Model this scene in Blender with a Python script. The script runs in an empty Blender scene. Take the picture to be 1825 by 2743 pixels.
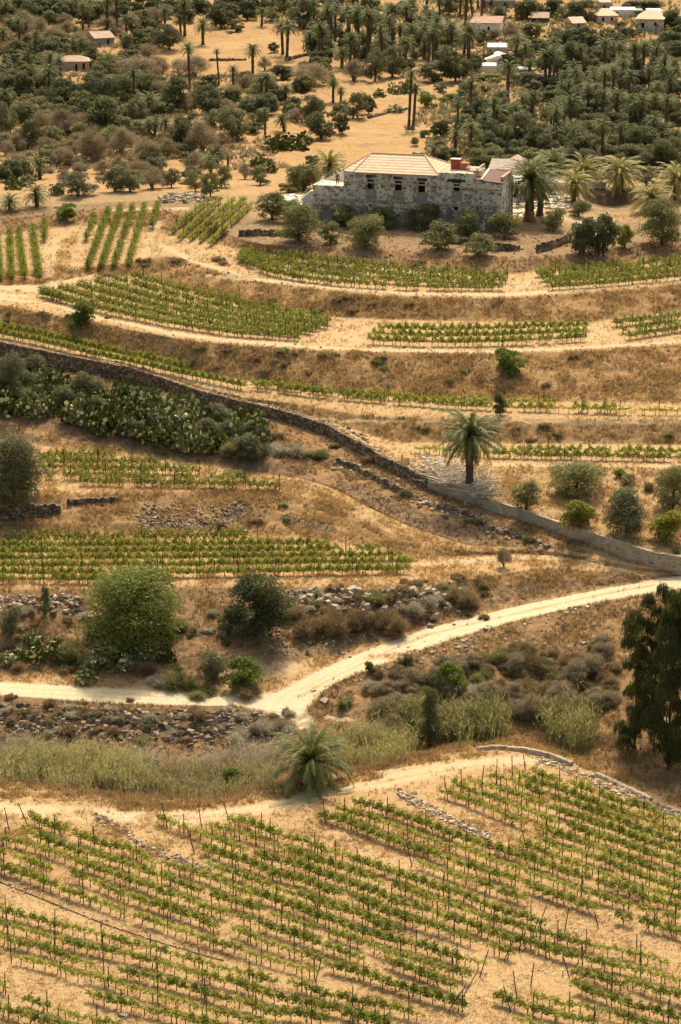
import bpy, math, random
import numpy as np
from mathutils import Vector, Matrix
R_ = math.radians
scene = bpy.context.scene
COL = scene.collection
# ------------------------------------------------------------------ camera, sky, sun, exposure
W, H = 1825.0, 2743.0
PITCH, FOV, CAMZ = R_(16.0), R_(20.0), 92.0
FPX = H / 2 / math.tan(FOV / 2)
cam_d = bpy.data.cameras.new('camera'); cam = bpy.data.objects.new('camera', cam_d); COL.objects.link(cam)
cam.location = (0, 0, CAMZ); cam.rotation_euler = (math.pi / 2 - PITCH, 0, 0)
cam_d.sensor_fit = 'VERTICAL'; cam_d.sensor_height = 36.0; cam_d.lens = 18.0 / math.tan(FOV / 2)
cam_d.clip_start = 1.0; cam_d.clip_end = 6000.0
scene.camera = cam
scene.render.resolution_x, scene.render.resolution_y = 681, 1024
SUN_EL, SUN_AZ = R_(52.0), R_(8.0)
world = bpy.data.worlds.new('World'); scene.world = world; world.use_nodes = True
wn = world.node_tree.nodes; wl = world.node_tree.links
bg = wn['Background']; sky = wn.new('ShaderNodeTexSky'); sky.sky_type = 'NISHITA'; sky.sun_disc = False
sky.sun_elevation = SUN_EL; sky.sun_rotation = SUN_AZ; sky.dust_density = 5.0; sky.air_density = 1.0
hz = wn.new('ShaderNodeMix'); hz.data_type = 'RGBA'; hz.blend_type = 'MULTIPLY'; hz.inputs[0].default_value = 1.0; hz.inputs[7].default_value = (1.0, .93, .77, 1)
wl.new(sky.outputs[0], hz.inputs[6]); wl.new(hz.outputs[2], bg.inputs[0]); bg.inputs[1].default_value = 0.15   # warm, dusty air
sd = bpy.data.lights.new('sun', 'SUN'); sd.energy = 2.7; sd.angle = R_(2.5); sd.color = (1.0, 0.90, 0.72)
sun = bpy.data.objects.new('sun', sd); COL.objects.link(sun)
SV = Vector((math.sin(SUN_AZ) * math.cos(SUN_EL), math.cos(SUN_AZ) * math.cos(SUN_EL), math.sin(SUN_EL)))
sun.rotation_euler = SV.to_track_quat('Z', 'Y').to_euler(); sun.location = (0, 300, 300)
scene.view_settings.view_transform = 'Standard'; scene.view_settings.look = 'None'
scene.view_settings.exposure = 0.68; scene.view_settings.gamma = 1.0
try:
    scene.cycles.max_bounces = 5; scene.cycles.transparent_max_bounces = 4
except Exception: pass

CP, SP = math.cos(PITCH), math.sin(PITCH)
def ray(px, py):
    u = (np.asarray(px, float) - W / 2) / FPX; v = (np.asarray(py, float) - H / 2) / FPX
    return np.stack([u, CP - v * SP, -SP - v * CP], -1)
def at(px, py, z):
    r = ray(px, py); k = (np.asarray(z, float) - CAMZ) / r[..., 2]
    p = r * k[..., None]; p[..., 2] = z
    return p
def project(p):
    p = np.asarray(p, float); d = p - np.array([0, 0, CAMZ])
    dep = d[..., 1] * CP - d[..., 2] * SP; up = d[..., 1] * SP + d[..., 2] * CP
    return W / 2 + FPX * d[..., 0] / dep, H / 2 - FPX * up / dep, dep

# ------------------------------------------------------------------ naming helpers
def tag(o, label=None, cat=None, group=None, kind=None):
    if label: o['label'] = label
    if cat: o['category'] = cat
    if group: o['group'] = group
    if kind: o['kind'] = kind
    return o
def link(o, parent=None):
    COL.objects.link(o)
    if parent is not None: o.parent = parent
    return o
def empty(name, loc, label, cat, group=None, rz=0, sc=(1, 1, 1)):
    o = bpy.data.objects.new(name, None); link(o); o.empty_display_size = .2
    o.location = tuple(map(float, loc)); o.rotation_euler = (0, 0, rz); o.scale = sc
    return tag(o, label, cat, group)
def put(name, mesh, parent=None, loc=(0, 0, 0), rz=0, sc=(1, 1, 1)):
    o = bpy.data.objects.new(name, mesh); link(o, parent)
    o.location = tuple(map(float, loc)); o.rotation_euler = (0, 0, rz); o.scale = sc
    return o
def mesh_np(name, V, faces, mats, tint=None, midx=None, smooth=False):
    """faces: list of int arrays (n,3) or (n,4)"""
    V = np.asarray(V, np.float32); me = bpy.data.meshes.new(name)
    me.vertices.add(len(V)); me.vertices.foreach_set('co', V.ravel())
    loops = np.concatenate([np.asarray(f, np.int32).ravel() for f in faces])
    sizes = np.concatenate([np.full(len(f), np.asarray(f).shape[1], np.int32) for f in faces])
    starts = np.concatenate([[0], np.cumsum(sizes)[:-1]]).astype(np.int32)
    me.loops.add(len(loops)); me.loops.foreach_set('vertex_index', loops)
    me.polygons.add(len(sizes)); me.polygons.foreach_set('loop_start', starts)
    try: me.polygons.foreach_set('loop_total', sizes)
    except Exception: pass
    for m in (mats if isinstance(mats, (list, tuple)) else [mats]): me.materials.append(m)
    if midx is not None: me.polygons.foreach_set('material_index', np.asarray(midx, np.int32))
    me.polygons.foreach_set('use_smooth', np.full(len(sizes), smooth, bool))
    if tint is not None:
        a = me.attributes.new('tint', 'FLOAT', 'FACE'); a.data.foreach_set('value', np.asarray(tint, np.float32))
    me.update(calc_edges=True); me.validate()
    return me
class MB:
    """collects simple solids into ONE mesh"""
    def __init__(s): s.v = []; s.f = []
    def poly(s, V, F):
        b = len(s.v); s.v += [tuple(map(float, p)) for p in V]; s.f += [tuple(b + i for i in f) for f in F]; return s
    def hexa(s, P):   # 8 points: bottom ring 0-3, top ring 4-7
        return s.poly(P, [(3, 2, 1, 0), (4, 5, 6, 7), (0, 1, 5, 4), (1, 2, 6, 5), (2, 3, 7, 6), (3, 0, 4, 7)])
    def box(s, x0, x1, y0, y1, z0, z1):
        return s.hexa([(x0, y0, z0), (x1, y0, z0), (x1, y1, z0), (x0, y1, z0), (x0, y0, z1), (x1, y0, z1), (x1, y1, z1), (x0, y1, z1)])
    def tube(s, pts, rad, n=6):
        pts = [np.array(p, float) for p in pts]; b = len(s.v); rad = rad if hasattr(rad, '__len__') else [rad] * len(pts)
        for i, p in enumerate(pts):
            d = pts[min(i + 1, len(pts) - 1)] - pts[max(i - 1, 0)]; d /= np.linalg.norm(d) + 1e-9
            a = np.cross(d, [0.31, .94, .1]) if abs(d[1]) < .9 else np.cross(d, [1, 0, 0]); a /= np.linalg.norm(a); c = np.cross(d, a)
            for k in range(n):
                t = 2 * math.pi * k / n; q = p + rad[i] * (math.cos(t) * a + math.sin(t) * c); s.v.append(tuple(q))
        for i in range(len(pts) - 1):
            for k in range(n):
                k2 = (k + 1) % n; s.f.append((b + i * n + k, b + i * n + k2, b + (i + 1) * n + k2, b + (i + 1) * n + k))
        s.f.append(tuple(b + k for k in range(n))[::-1]); s.f.append(tuple(b + (len(pts) - 1) * n + k for k in range(n)))
        return s
    def mesh(s, name, mat, smooth=False):
        me = bpy.data.meshes.new(name); me.from_pydata(s.v, [], s.f)
        me.materials.append(mat)
        if smooth: me.polygons.foreach_set('use_smooth', [True] * len(me.polygons))
        me.update(); return me
    def build(s, name, mat, parent=None, smooth=False, **kw):
        return put(name, s.mesh(name, mat, smooth), parent, **kw)

# ------------------------------------------------------------------ materials
class NT:
    def __init__(s, name, rough=.9, spec=.15):
        s.m = bpy.data.materials.new(name); s.m.use_nodes = True; s.t = s.m.node_tree
        s.b = s.t.nodes['Principled BSDF']; s.b.inputs['Roughness'].default_value = rough
        s.b.inputs['Specular IOR Level'].default_value = spec; s.out = s.t.nodes['Material Output']
    def n(s, ty, ins={}, **kw):
        x = s.t.nodes.new('ShaderNode' + ty)
        for k, v in kw.items(): setattr(x, k, v)
        for k, v in ins.items(): s.set(x, k, v)
        return x
    def set(s, x, k, v):
        if hasattr(v, 'is_output'): s.t.links.new(v, x.inputs[k])
        else: x.inputs[k].default_value = v
    def obj(s): return s.n('TexCoord').outputs['Object']
    def geo(s): return s.n('NewGeometry').outputs['Position']
    def noise(s, vec, scale, det=4, rough=.6):
        return s.n('TexNoise', {'Vector': vec, 'Scale': scale, 'Detail': det, 'Roughness': rough}).outputs['Fac']
    def mix(s, f, a, b):
        x = s.n('Mix', data_type='RGBA'); s.set(x, 0, f)
        for i, v in ((6, a), (7, b)):
            s.set(x, i, (*v, 1) if isinstance(v, tuple) and len(v) == 3 else v)
        return x.outputs[2]
    def math(s, op, a, b=0.0, clamp=False):
        x = s.n('Math', operation=op, use_clamp=clamp); s.set(x, 0, a); s.set(x, 1, b); return x.outputs[0]
    def ramp(s, f, *st):
        x = s.n('ValToRGB'); s.t.links.new(f, x.inputs[0]); cr = x.color_ramp
        while len(cr.elements) < len(st): cr.elements.new(.5)
        for e, (p, c) in zip(cr.elements, st): e.position = p; e.color = (*c, 1) if hasattr(c, '__len__') else (c, c, c, 1)
        return x.outputs[0]
    def step(s, f, a, b):
        x = s.n('MapRange', {'Value': f, 'From Min': a, 'From Max': b}); return x.outputs[0]
    def bump(s, h, dist, st=1.0):
        x = s.n('Bump', {'Height': h, 'Distance': dist, 'Strength': st}); s.t.links.new(x.outputs[0], s.b.inputs['Normal'])
    def col(s, c): s.set(s.b, 'Base Color', (*c, 1) if isinstance(c, tuple) else c); return s.m
def plain(name, c, var=.25, sc=3.0, rough=.85, c2=None):
    t = NT(name, rough); f = t.noise(t.obj(), sc)
    lo = tuple(x * (1 - var) for x in c); hi = tuple(min(1, x * (1 + var)) for x in (c2 or c))
    return t.col(t.mix(t.step(f, .3, .7), lo, hi))
def leafy(name, dark, light, trans=.25, rough=.6):
    t = NT(name, rough, .25); a = t.n('Attribute', attribute_name='tint').outputs['Fac']
    r = t.n('ObjectInfo').outputs['Random']
    f = t.math('ADD', a, t.math('MULTIPLY', t.math('SUBTRACT', r, .5), .35), True)
    c = t.mix(f, dark, light); t.col(c)
    tr = t.n('BsdfTranslucent'); t.t.links.new(c, tr.inputs[0])
    mx = t.n('MixShader', {0: trans}); t.t.links.new(t.b.outputs[0], mx.inputs[1]); t.t.links.new(tr.outputs[0], mx.inputs[2])
    t.t.links.new(mx.outputs[0], t.out.inputs[0]); return t.m
M = {}
M['olive'] = leafy('olive leaf', (.105, .106, .032), (.345, .330, .125), .42)
M['dark'] = leafy('dark leaf', (.054, .060, .023), (.195, .198, .078), .42)
M['oak'] = leafy('grey green leaf', (.084, .085, .038), (.260, .250, .118), .42)
M['bright'] = leafy('bright leaf', (.085, .115, .015), (.270, .310, .050), .45)
M['lime'] = leafy('yellow green leaf', (.16, .16, .02), (.42, .40, .065), .45)
M['euca'] = leafy('eucalyptus leaf', (.022, .028, .008), (.115, .125, .032), .3)
M['vine'] = leafy('vine leaf', (.090, .118, .014), (.470, .470, .072), .45)
M['palm'] = leafy('palm leaf', (.052, .068, .013), (.225, .232, .062), .25, .55)
M['palmy'] = leafy('yellow palm leaf', (.13, .13, .025), (.42, .37, .10), .25, .5)
M['dead'] = leafy('dead frond', (.14, .09, .04), (.38, .26, .13), .1)
M['straw'] = leafy('dry straw', (.34, .205, .080), (.74, .52, .23), .3, .9)
M['rust'] = leafy('dry scrub', (.14, .095, .045), (.44, .32, .16), .25, .9)
M['grey'] = leafy('bare twig', (.22, .170, .095), (.46, .37, .225), .25, .9)
M['silver'] = leafy('silver grass', (.24, .20, .125), (.68, .60, .42), .3, .8)
M['bleached'] = leafy('bleached frond', (.38, .32, .23), (.85, .78, .62), .1)
M['reed'] = leafy('reed leaf', (.105, .110, .030), (.60, .53, .22), .35)
M['cactus'] = leafy('cactus pad', (.090, .104, .014), (.88, .80, .42), .12, .95)
M['mid'] = leafy('mid green leaf', (.065, .084, .014), (.255, .280, .060), .42)
M['bark'] = plain('bark', (.085, .060, .038), .4, 8)
M['palmbark'] = plain('palm bark', (.095, .070, .048), .45, 14)
M['redbark'] = plain('reddish palm bark', (.30, .13, .06), .3, 10)
M['post'] = plain('weathered post', (.085, .058, .040), .35, 10)
M['metal'] = plain('scaffold steel', (.40, .36, .28), .15, 10, .5)
M['plank'] = plain('scaffold plank', (.42, .32, .20), .3, 2)
M['white'] = plain('white lime wash', (.78, .72, .60), .08, 2)
M['pink'] = plain('pale pink wall', (.62, .47, .36), .1, 2)
M['tan'] = plain('tan plaster', (.46, .33, .21), .25, 1.5)
M['grey_wall'] = plain('grey plaster', (.33, .29, .23), .25, 1.2)
M['timber'] = plain('dark timber', (.07, .05, .035), .3, 4)
M['void'] = plain('unlit opening', (.012, .011, .010), .2, 4)  # near-black colour stands in for the shade inside windows and doorways
M['hose'] = plain('black hose', (.02, .02, .02), .2, 4, .5)
M['brick'] = plain('red brick', (.36, .10, .065), .4, 9)
M['orange_brick'] = plain('orange brick', (.46, .20, .11), .35, 9)
M['tank'] = plain('white tank', (.70, .66, .56), .1, 2, .5)
M['green_sheet'] = plain('green sheet metal', (.16, .20, .15), .2, 2, .5)
M['brown_roof'] = plain('brown sheet roof', (.13, .062, .048), .25, 1.5, .7)
M['greyroof'] = plain('fibre cement roof', (.40, .33, .26), .25, 1.5)
M['slab'] = plain('pale slab', (.70, .62, .46), .15, 1.2)
M['earth'] = plain('red brown earth', (.135, .065, .038), .45, 1.0)
M['concrete'] = plain('concrete', (.42, .36, .27), .2, 1.5)
M['skin'] = plain('skin', (.42, .24, .15), .1, 5, .6)
M['teal'] = plain('teal shirt', (.035, .16, .14), .2, 6)
M['denim'] = plain('dark trousers', (.04, .05, .06), .2, 6)
M['hair'] = plain('dark hair', (.02, .015, .012), .2, 20)
def tiles(name, c, c2, sx=3.2, wob=.1):
    t = NT(name, .8); o = t.obj()
    w = t.n('TexWave', {'Vector': o, 'Scale': sx, 'Distortion': .4, 'Detail': 1.0}, wave_type='BANDS', bands_direction='Z').outputs['Fac']
    f = t.noise(o, 1.2); b = t.noise(o, 9)
    c_ = t.mix(t.step(f, .35, .65), c, c2)
    c_ = t.mix(t.math('MULTIPLY', t.step(b, .45, .7), .35), c_, tuple(x * .6 for x in c))
    c_ = t.mix(t.math('MULTIPLY', t.step(w, .75, .15), .22), c_, (c[0] * .75, c[1] * .5, c[2] * .45)); t.bump(w, .05)
    return t.col(c_)
M['tile'] = tiles('terracotta tile', (.66, .45, .29), (.76, .57, .39), 1.15)
M['ridge'] = plain('ridge tile', (.66, .47, .31), .12, 6)
M['oldtile'] = tiles('old tile', (.42, .29, .20), (.56, .43, .32), 2.0)
M['rustroof'] = plain('rusty flat roof', (.36, .23, .16), .3, .8)
M['screed'] = plain('terracotta screed', (.55, .36, .24), .25, .8)
def rubblewall(name, mortar, stone, stone2, sc, cut, dark=None, zsplit=None):
    t = NT(name, .95); o = t.obj()
    mp = t.n('Mapping', {'Vector': o, 'Scale': (1, 1, 1.5)}).outputs[0]
    nz = t.n('TexNoise', {'Vector': mp, 'Scale': sc * 1.5}).outputs['Color']
    mv = t.n('Mix', {0: .12}, data_type='RGBA'); t.t.links.new(mp, mv.inputs[6]); t.t.links.new(nz, mv.inputs[7])
    v = t.n('TexVoronoi', {'Vector': mv.outputs[2], 'Scale': sc}, feature='F1'); e = v.outputs['Distance']
    rc = t.n('SeparateColor', {0: v.outputs['Color']}).outputs
    st = t.mix(rc[0], stone, stone2)
    size = t.math('MULTIPLY', t.math('ADD', rc[1], .35), cut)
    k = t.step(t.math('SUBTRACT', e, size), .03, -.03)
    c = t.mix(t.math('MULTIPLY', k, t.step(rc[2], .12, .2)), mortar, st)
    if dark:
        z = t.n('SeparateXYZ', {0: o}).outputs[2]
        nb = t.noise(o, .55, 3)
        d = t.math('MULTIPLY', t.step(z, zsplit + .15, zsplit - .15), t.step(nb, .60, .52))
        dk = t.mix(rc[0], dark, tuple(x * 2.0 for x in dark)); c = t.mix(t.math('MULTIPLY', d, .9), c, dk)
    c = t.mix(t.math('MULTIPLY', t.step(t.noise(o, .8, 6, .7), .35, .7), .75), c, tuple(x * .5 for x in mortar))
    t.bump(k, .06); return t.col(c)
M['drystone'] = rubblewall('dry stone', (.12, .085, .055), (.26, .18, .11), (.46, .35, .22), 3.0, .62)
M['parapet'] = rubblewall('grey rough render', (.47, .37, .25), (.24, .18, .12), (.60, .50, .36), 2.4, .46)
M['patch'] = rubblewall('stone trimmed render', (.66, .56, .42), (.09, .07, .06), (.16, .12, .09), 1.6, .42)
# ------------------------------------------------------------------ numpy value noise
def vnoise(x, y, seed=0):
    xi = np.floor(x).astype(np.int64); yi = np.floor(y).astype(np.int64); fx = x - xi; fy = y - yi
    fx = fx * fx * (3 - 2 * fx); fy = fy * fy * (3 - 2 * fy)
    def h(a, b):
        n = (a * 374761393 + b * 668265263 + seed * 974711) & 0x7fffffff
        n = ((n ^ (n >> 13)) * 1274126177) & 0x7fffffff; n = (n ^ (n >> 16)) & 0xffff
        return n / 65535.0
    return (h(xi, yi) * (1 - fx) + h(xi + 1, yi) * fx) * (1 - fy) + (h(xi, yi + 1) * (1 - fx) + h(xi + 1, yi + 1) * fx) * fy
def fbm(x, y, seed=0, oct=4):
    s = 0; a = 1; tot = 0
    for i in range(oct): s = s + a * vnoise(x * 2 ** i, y * 2 ** i, seed + i); tot += a; a *= .55
    return s / tot

# ------------------------------------------------------------------ the ground: contour lines "px py z" from near to far
LS = """
-400 2950 0 2225 2950 0
-400 2125 0 0 2112 0 150 2122 0 300 2152 0 520 2160 0 640 2142 0 780 2102 0 960 2062 0 1100 2030 0 1250 2008 0 1350 1998 0 1450 2010 0 1560 2055 0 1680 2110 0 1825 2172 0 2225 2330 0
-400 2100 -1.6 0 2086 -1.6 150 2096 -1.6 300 2124 -1.6 520 2132 -1.6 640 2114 -1.6 780 2076 -1.6 960 2040 -1.4 1100 2010 -1.4 1250 1989 -1.3 1350 1982 -1.2 1450 1993 -1 1560 2036 -1 1680 2090 -1 1825 2150 -1 2225 2305 -1
-400 2010 -1.6 0 2012 -1.6 300 2022 -1.6 550 2025 -1.6 700 1985 -1.2 790 1950 -.6 880 1945 -.8 1000 1975 -1.2 1200 1950 -1.3 1400 1955 -1.2 1600 1990 -1 1825 2065 -.9 2225 2200 -.9
-400 1880 .5 0 1862 .5 300 1884 .5 500 1890 .4 650 1892 .4 740 1905 .2 800 1925 -.2 880 1838 .9 940 1812 1.2 1000 1788 1.5 1200 1715 2.3 1400 1658 3.1 1600 1612 3.9 1750 1588 4.5 1825 1577 4.8 2225 1545 6
-400 1838 .6 0 1828 .6 200 1838 .6 400 1850 .6 600 1868 .5 740 1858 .6 800 1825 .9 870 1790 1.2 1000 1735 1.8 1150 1682 2.5 1400 1620 3.3 1600 1580 4.1 1700 1562 4.5 1825 1542 5 2225 1522 6.1
-400 1800 .8 0 1795 .8 300 1815 .9 600 1835 .8 700 1810 1 800 1770 1.3 900 1750 1.5 1000 1720 2 1150 1672 2.6 1300 1635 3.1 1500 1594 3.8 1620 1571 4.3 1700 1558 4.55 1825 1540 5.05 2225 1520 6.12
-400 1590 5 0 1580 5 300 1575 5 600 1572 5 900 1575 5 1100 1580 4.9 1200 1560 4.9 1300 1545 4.9 1400 1530 4.9 1500 1520 4.9 1600 1532 4.9 1700 1545 4.9 1825 1538 5.1 2225 1518 6.14
-400 1440 5.3 0 1440 5.3 300 1435 5.3 600 1432 5.3 850 1440 5.3 1050 1480 5.2 1200 1490 5.1 1400 1482 5.1 1500 1490 5.1 1600 1510 5.1 1700 1530 5.1 1825 1536 5.2 2225 1516 6.16
-400 1345 7.5 0 1340 7.5 150 1325 7.5 400 1320 7.5 640 1310 7.4 760 1318 7.2 880 1345 6.9 960 1385 6.5 1050 1430 6 1150 1470 5.5 1300 1478 5.4 1400 1472 5.4 1500 1480 5.4 1600 1498 5.4 1700 1520 5.4 1825 1534.5 5.3 2225 1514 6.18
-400 1205 7.9 0 1175 7.9 150 1200 7.85 350 1215 7.8 550 1245 7.8 700 1270 7.7 800 1280 7.6 900 1310 7.2 1000 1365 6.8 1100 1410 6.3 1250 1460 5.7 1400 1464 5.6 1500 1470 5.6 1600 1487 5.6 1700 1512 5.6 1825 1533 5.4 2225 1512 6.2
-400 1140 9.8 0 1112 9.6 150 1126 9.6 350 1145 9.5 550 1185 9.3 700 1222 8.8 800 1262 7.9 900 1308 7.25 1000 1363 6.85 1100 1408 6.35 1250 1458 5.75 1400 1463 5.62 1500 1469 5.62 1600 1486 5.62 1700 1511 5.62 1825 1532.5 5.42 2225 1511.5 6.21
-400 880 12.2 0 950 10.9 116 976 10.65 233 1003 10.4 349 1022 10.15 442 1046 10.05 524 1072 9.95 640 1100 9.8 756 1126 9.5 873 1164 9.15 912 1187 9 970 1216 8.7 1028 1252 8.4 1104 1288 8 1145 1308 7.65 1238 1337 7.4 1320 1366 7.1 1400 1390 6.9 1495 1425 6.5 1590 1457 6.2 1685 1495 5.9 1752 1514 5.7 1825 1531 5.45 2225 1510 6.22
-400 840 13.8 0 915 12.4 116 939 12.25 233 962 12.1 349 985 11.75 442 1014 11.45 524 1043 11.2 640 1073 10.95 756 1099 10.65 873 1137 10.3 912 1160 10.15 970 1189 9.9 1028 1224 9.6 1104 1259 9.2 1145 1276 9 1238 1306 8.7 1320 1342 8.15 1400 1367 7.8 1495 1399 7.5 1590 1429 7.3 1685 1459 7.2 1780 1486 7 1825 1492 6.9 2225 1505 6.5
-400 837 13.8 0 912 12.42 116 936 12.28 233 959 12.12 349 982 11.8 442 1011 11.5 524 1040 11.25 640 1070 11 756 1095 10.7 873 1132 10.35 970 1182 9.9 1050 1222 9.5 1145 1243 9.2 1300 1250 9.2 1500 1252 9.2 1825 1256 9.2 2225 1262 9.2
-400 834 13.8 0 909 12.44 116 933 12.3 233 956 12.15 349 979 11.85 442 1008 11.55 524 1037 11.3 640 1067 11.05 756 1091 10.8 873 1125 10.5 970 1158 9.9 1050 1183 9.5 1145 1186 9.4 1300 1186 9.4 1500 1188 9.4 1825 1190 9.4 2225 1195 9.4
-400 831 13.8 0 906 12.46 116 930 12.32 233 953 12.2 349 976 11.9 442 1005 11.6 524 1034 11.4 640 1063 11.2 700 1072 11.2 756 1078 11.2 873 1095 11.2 970 1112 11.2 1100 1120 11.2 1300 1122 11.2 1500 1124 11.2 1825 1127 11.2 2225 1130 11.2
-400 800 14 0 880 12.8 116 902 12.7 233 928 12.5 349 955 12.2 442 975 12 524 995 11.9 640 1015 11.8 756 1035 11.6 873 1050 11.5 970 1058 11.5 1100 1066 11.5 1300 1072 11.5 1500 1075 11.5 1825 1080 11.5 2225 1085 11.5
-400 790 15 0 816 15 175 850 14.9 349 884 14.8 494 910 14.8 640 925 14.8 814 938 14.8 987 942 14.8 1310 948 14.8 1560 940 14.8 1825 925 14.9 2225 905 15
-400 745 15.6 0 765 15.5 150 765 15.5 280 745 15.6 378 735 15.6 523 785 15.4 698 826 15.3 912 850 15.3 1159 858 15.3 1561 866 15.3 1825 832 15.4 2225 800 15.6
-400 700 16.3 0 725 16.2 200 722 16.3 330 708 16.5 400 690 16.8 442 684 17.2 582 722 17.4 721 757 17.4 987 792 17.4 1346 798 17.4 1600 782 17.4 1825 762 17.5 2225 735 17.6
-400 625 17.4 0 632 17.6 130 612 17.8 250 602 18 350 612 17.9 442 628 17.9 560 650 17.9 640 668 17.8 760 682 17.7 880 698 17.7 1130 722 17.7 1352 735 17.7 1432 728 17.7 1600 712 17.7 1825 690 17.8 2225 670 17.9
-400 575 18.4 0 585 18.5 130 572 18.6 250 558 18.7 350 550 18.8 442 552 18.9 560 590 18.9 640 640 18.8 700 655 18.9 900 664 18.9 1100 674 18.9 1250 688 18.9 1400 690 18.9 1520 685 18.9 1650 660 18.9 1825 640 18.9 2225 620 19
-400 545 19 0 560 18.9 130 555 18.9 250 545 19 350 538 19.1 442 536 19.1 560 545 19.1 640 577 19.2 750 592 19.3 840 598 19.4 1100 608 19.4 1340 620 19.4 1450 612 19.4 1600 600 19.4 1825 585 19.4 2225 575 19.4
-400 500 19 0 520 19 250 520 19.2 442 515 19.4 650 520 19.4 840 522 19.6 1340 520 19.8 1450 510 19.8 1600 503 19.8 1825 500 19.8 2225 500 19.8
-400 470 17.4 0 480 17.3 450 478 17.3 700 470 17.3 1000 460 17.3 1500 475 17.3 1825 472 17.4 2225 470 17.4
-400 300 17.5 2225 300 17.5
-400 150 18.5 2225 150 18.5
-400 0 21 2225 0 21
-400 -60 24 2225 -60 24
"""
GX = np.arange(-400, 2226, 5.0); NC = len(GX)
ker = np.exp(-.5 * (np.arange(-8, 9) / 3.0) ** 2); ker /= ker.sum()
def sm(a): return np.convolve(np.pad(a, 8, 'edge'), ker, 'valid')
LY, LZ = [], []
for ln in LS.strip().splitlines():
    a = np.array(ln.split(), float).reshape(-1, 3)
    y = sm(np.interp(GX, a[:, 0], a[:, 1])); z = sm(np.interp(GX, a[:, 0], a[:, 2]))
    if LY: y = np.minimum(y, LY[-1] - .8)
    LY.append(y); LZ.append(z)
LP = [at(GX, y, z) for y, z in zip(LY, LZ)]
last = LP[-1]
for Yd, zd in ((760, 33), (900, 75), (1300, 210), (1900, 330)):
    u = (GX - W / 2) / FPX; p = np.stack([u * Yd * 1.0, np.full(NC, Yd), np.full(NC, zd)], -1); LP.append(p)
NL = len(LP)
# zone weights per strip: sand, grass, dirt, stone, pale road
Z = dict(s=0, g=1, d=2, r=3, p=4)
STRIP = ['s5g3d1', 'g6d3', 'd4g4r1', 'd5g4r1', 'p10', 's5g4', 'd6g4r2', 's5g4', 'g6d3r1', 's5g4', 'd9g1', 'd6g4', 'd5r4', 's4g5d2', 's7g2', 'g5d4', 's7g2',
         'g6d3', 's7g1', 'g6d3', 's7g1', 'd5g3', 's4d3r2', 's6d2r1', 'g5s3d2', 'g6s2d1', 'g6s2d2', 'g6s2d2', 'g6d3', 'd6g3', 'd6g3', 'd6', 'd6']
AMP = [.05, .22, .25, .28, .03, .08, .40, .07, .34, .07, .2, .22, .04, .12, .05, .30, .05, .34, .05, .34, .05, .24, .15, .08, .15, .3, .4, .4, .5, .8, 2, 4, 6]
rows, zon, amp = [], [], []
def zv(s):
    v = np.zeros(5)
    for i in range(0, len(s), 1):
        if s[i].isalpha():
            j = i + 1
            while j < len(s) and s[j].isdigit(): j += 1
            v[Z[s[i]]] = float(s[i + 1:j])
    return v / v.sum()
for k in range(NL - 1):
    if k < len(LY) - 1: gap = (LY[k] - LY[k + 1]).max(); n = int(np.clip(gap / 4.0, 2, 150))
    else: n = 8
    z0 = zv(STRIP[k]); zp = zv(STRIP[max(k - 1, 0)])
    for i in range(n):
        t = i / n; rows.append(LP[k] * (1 - t) + LP[k + 1] * t)
        b = min(1, .5 + t * n * .17); zon.append(np.tile(z0 * b + zp * (1 - b), (NC, 1)))
        amp.append(np.full(NC, AMP[k] * min(1, .25 + min(t, 1 - t) * 4)))
rows.append(LP[-1]); zon.append(np.tile(z0, (NC, 1))); amp.append(np.zeros(NC))
P = np.array(rows); ZON = np.array(zon); AM = np.array(amp); NR = len(P)
PX0, PY0, _ = project(P)          # undisplaced picture coordinates, used for painting zones
def seg_d(px, py, pts, vs=1.0):
    d = np.full(px.shape, 1e9); pts = np.array(pts, float)
    for (x0, y0), (x1, y1) in zip(pts[:-1], pts[1:]):
        dx, dy = x1 - x0, (y1 - y0) * vs; L = dx * dx + dy * dy + 1e-9
        t = np.clip(((px - x0) * dx + (py - y0) * vs * dy) / L, 0, 1)
        d = np.minimum(d, np.hypot(px - x0 - t * dx, (py - y0) * vs - t * dy))
    return d
def pl(s): return np.array(s.split(), float).reshape(-1, 2)
WN = fbm(P[..., 0] * .25, P[..., 1] * .18, 5, 4)
def paint(s, wpx, zone, strength=1.0, soft=.5, vs=2.2):
    d = seg_d(PX0, PY0, pl(s), vs) / wpx + (WN - .5) * 1.2
    a = np.clip((1 - d) / soft, 0, 1)[..., None] * strength
    ZON[:] = ZON * (1 - a) + zv(zone) * a
# worn tracks and patches that have a shape of their own (bare soil, dry grass, red earth, stones)
paint('-50 2160 300 2185 520 2185 700 2165 900 2110 1100 2070 1300 2040 1420 2040', 55, 's5p4')
paint('-50 2128 140 2132', 20, 'g8d1'); paint('330 2165 640 2155 800 2118 1000 2078', 26, 'g9d2'); paint('960 2060 1200 2030 1330 2020', 22, 'g8d2', .8)
paint('140 2185 240 2178 330 2230', 22, 'g6s2', .7)
paint('400 2190 480 2260 560 2330', 40, 's7g2', .8); paint('860 2215 1000 2290 1080 2330', 34, 's8g1', .8); paint('1130 2110 1240 2170 1380 2235', 28, 's7g2', .8)
paint('0 2395 150 2440 330 2510 560 2580', 26, 's7g2', .8); paint('0 2600 120 2625 230 2650', 38, 's7g2', .8); paint('1230 2560 1300 2640 1240 2730', 60, 's7g1', .8)
paint('1450 2470 1560 2480 1660 2500', 36, 's7g2', .7); paint('1400 2580 1500 2610', 36, 's7g2', .7)
paint('620 1800 700 1810 780 1790 700 1780', 36, 's6p2', .8); paint('620 1760 760 1745 900 1745', 45, 's3d5g2', .8)
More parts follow.
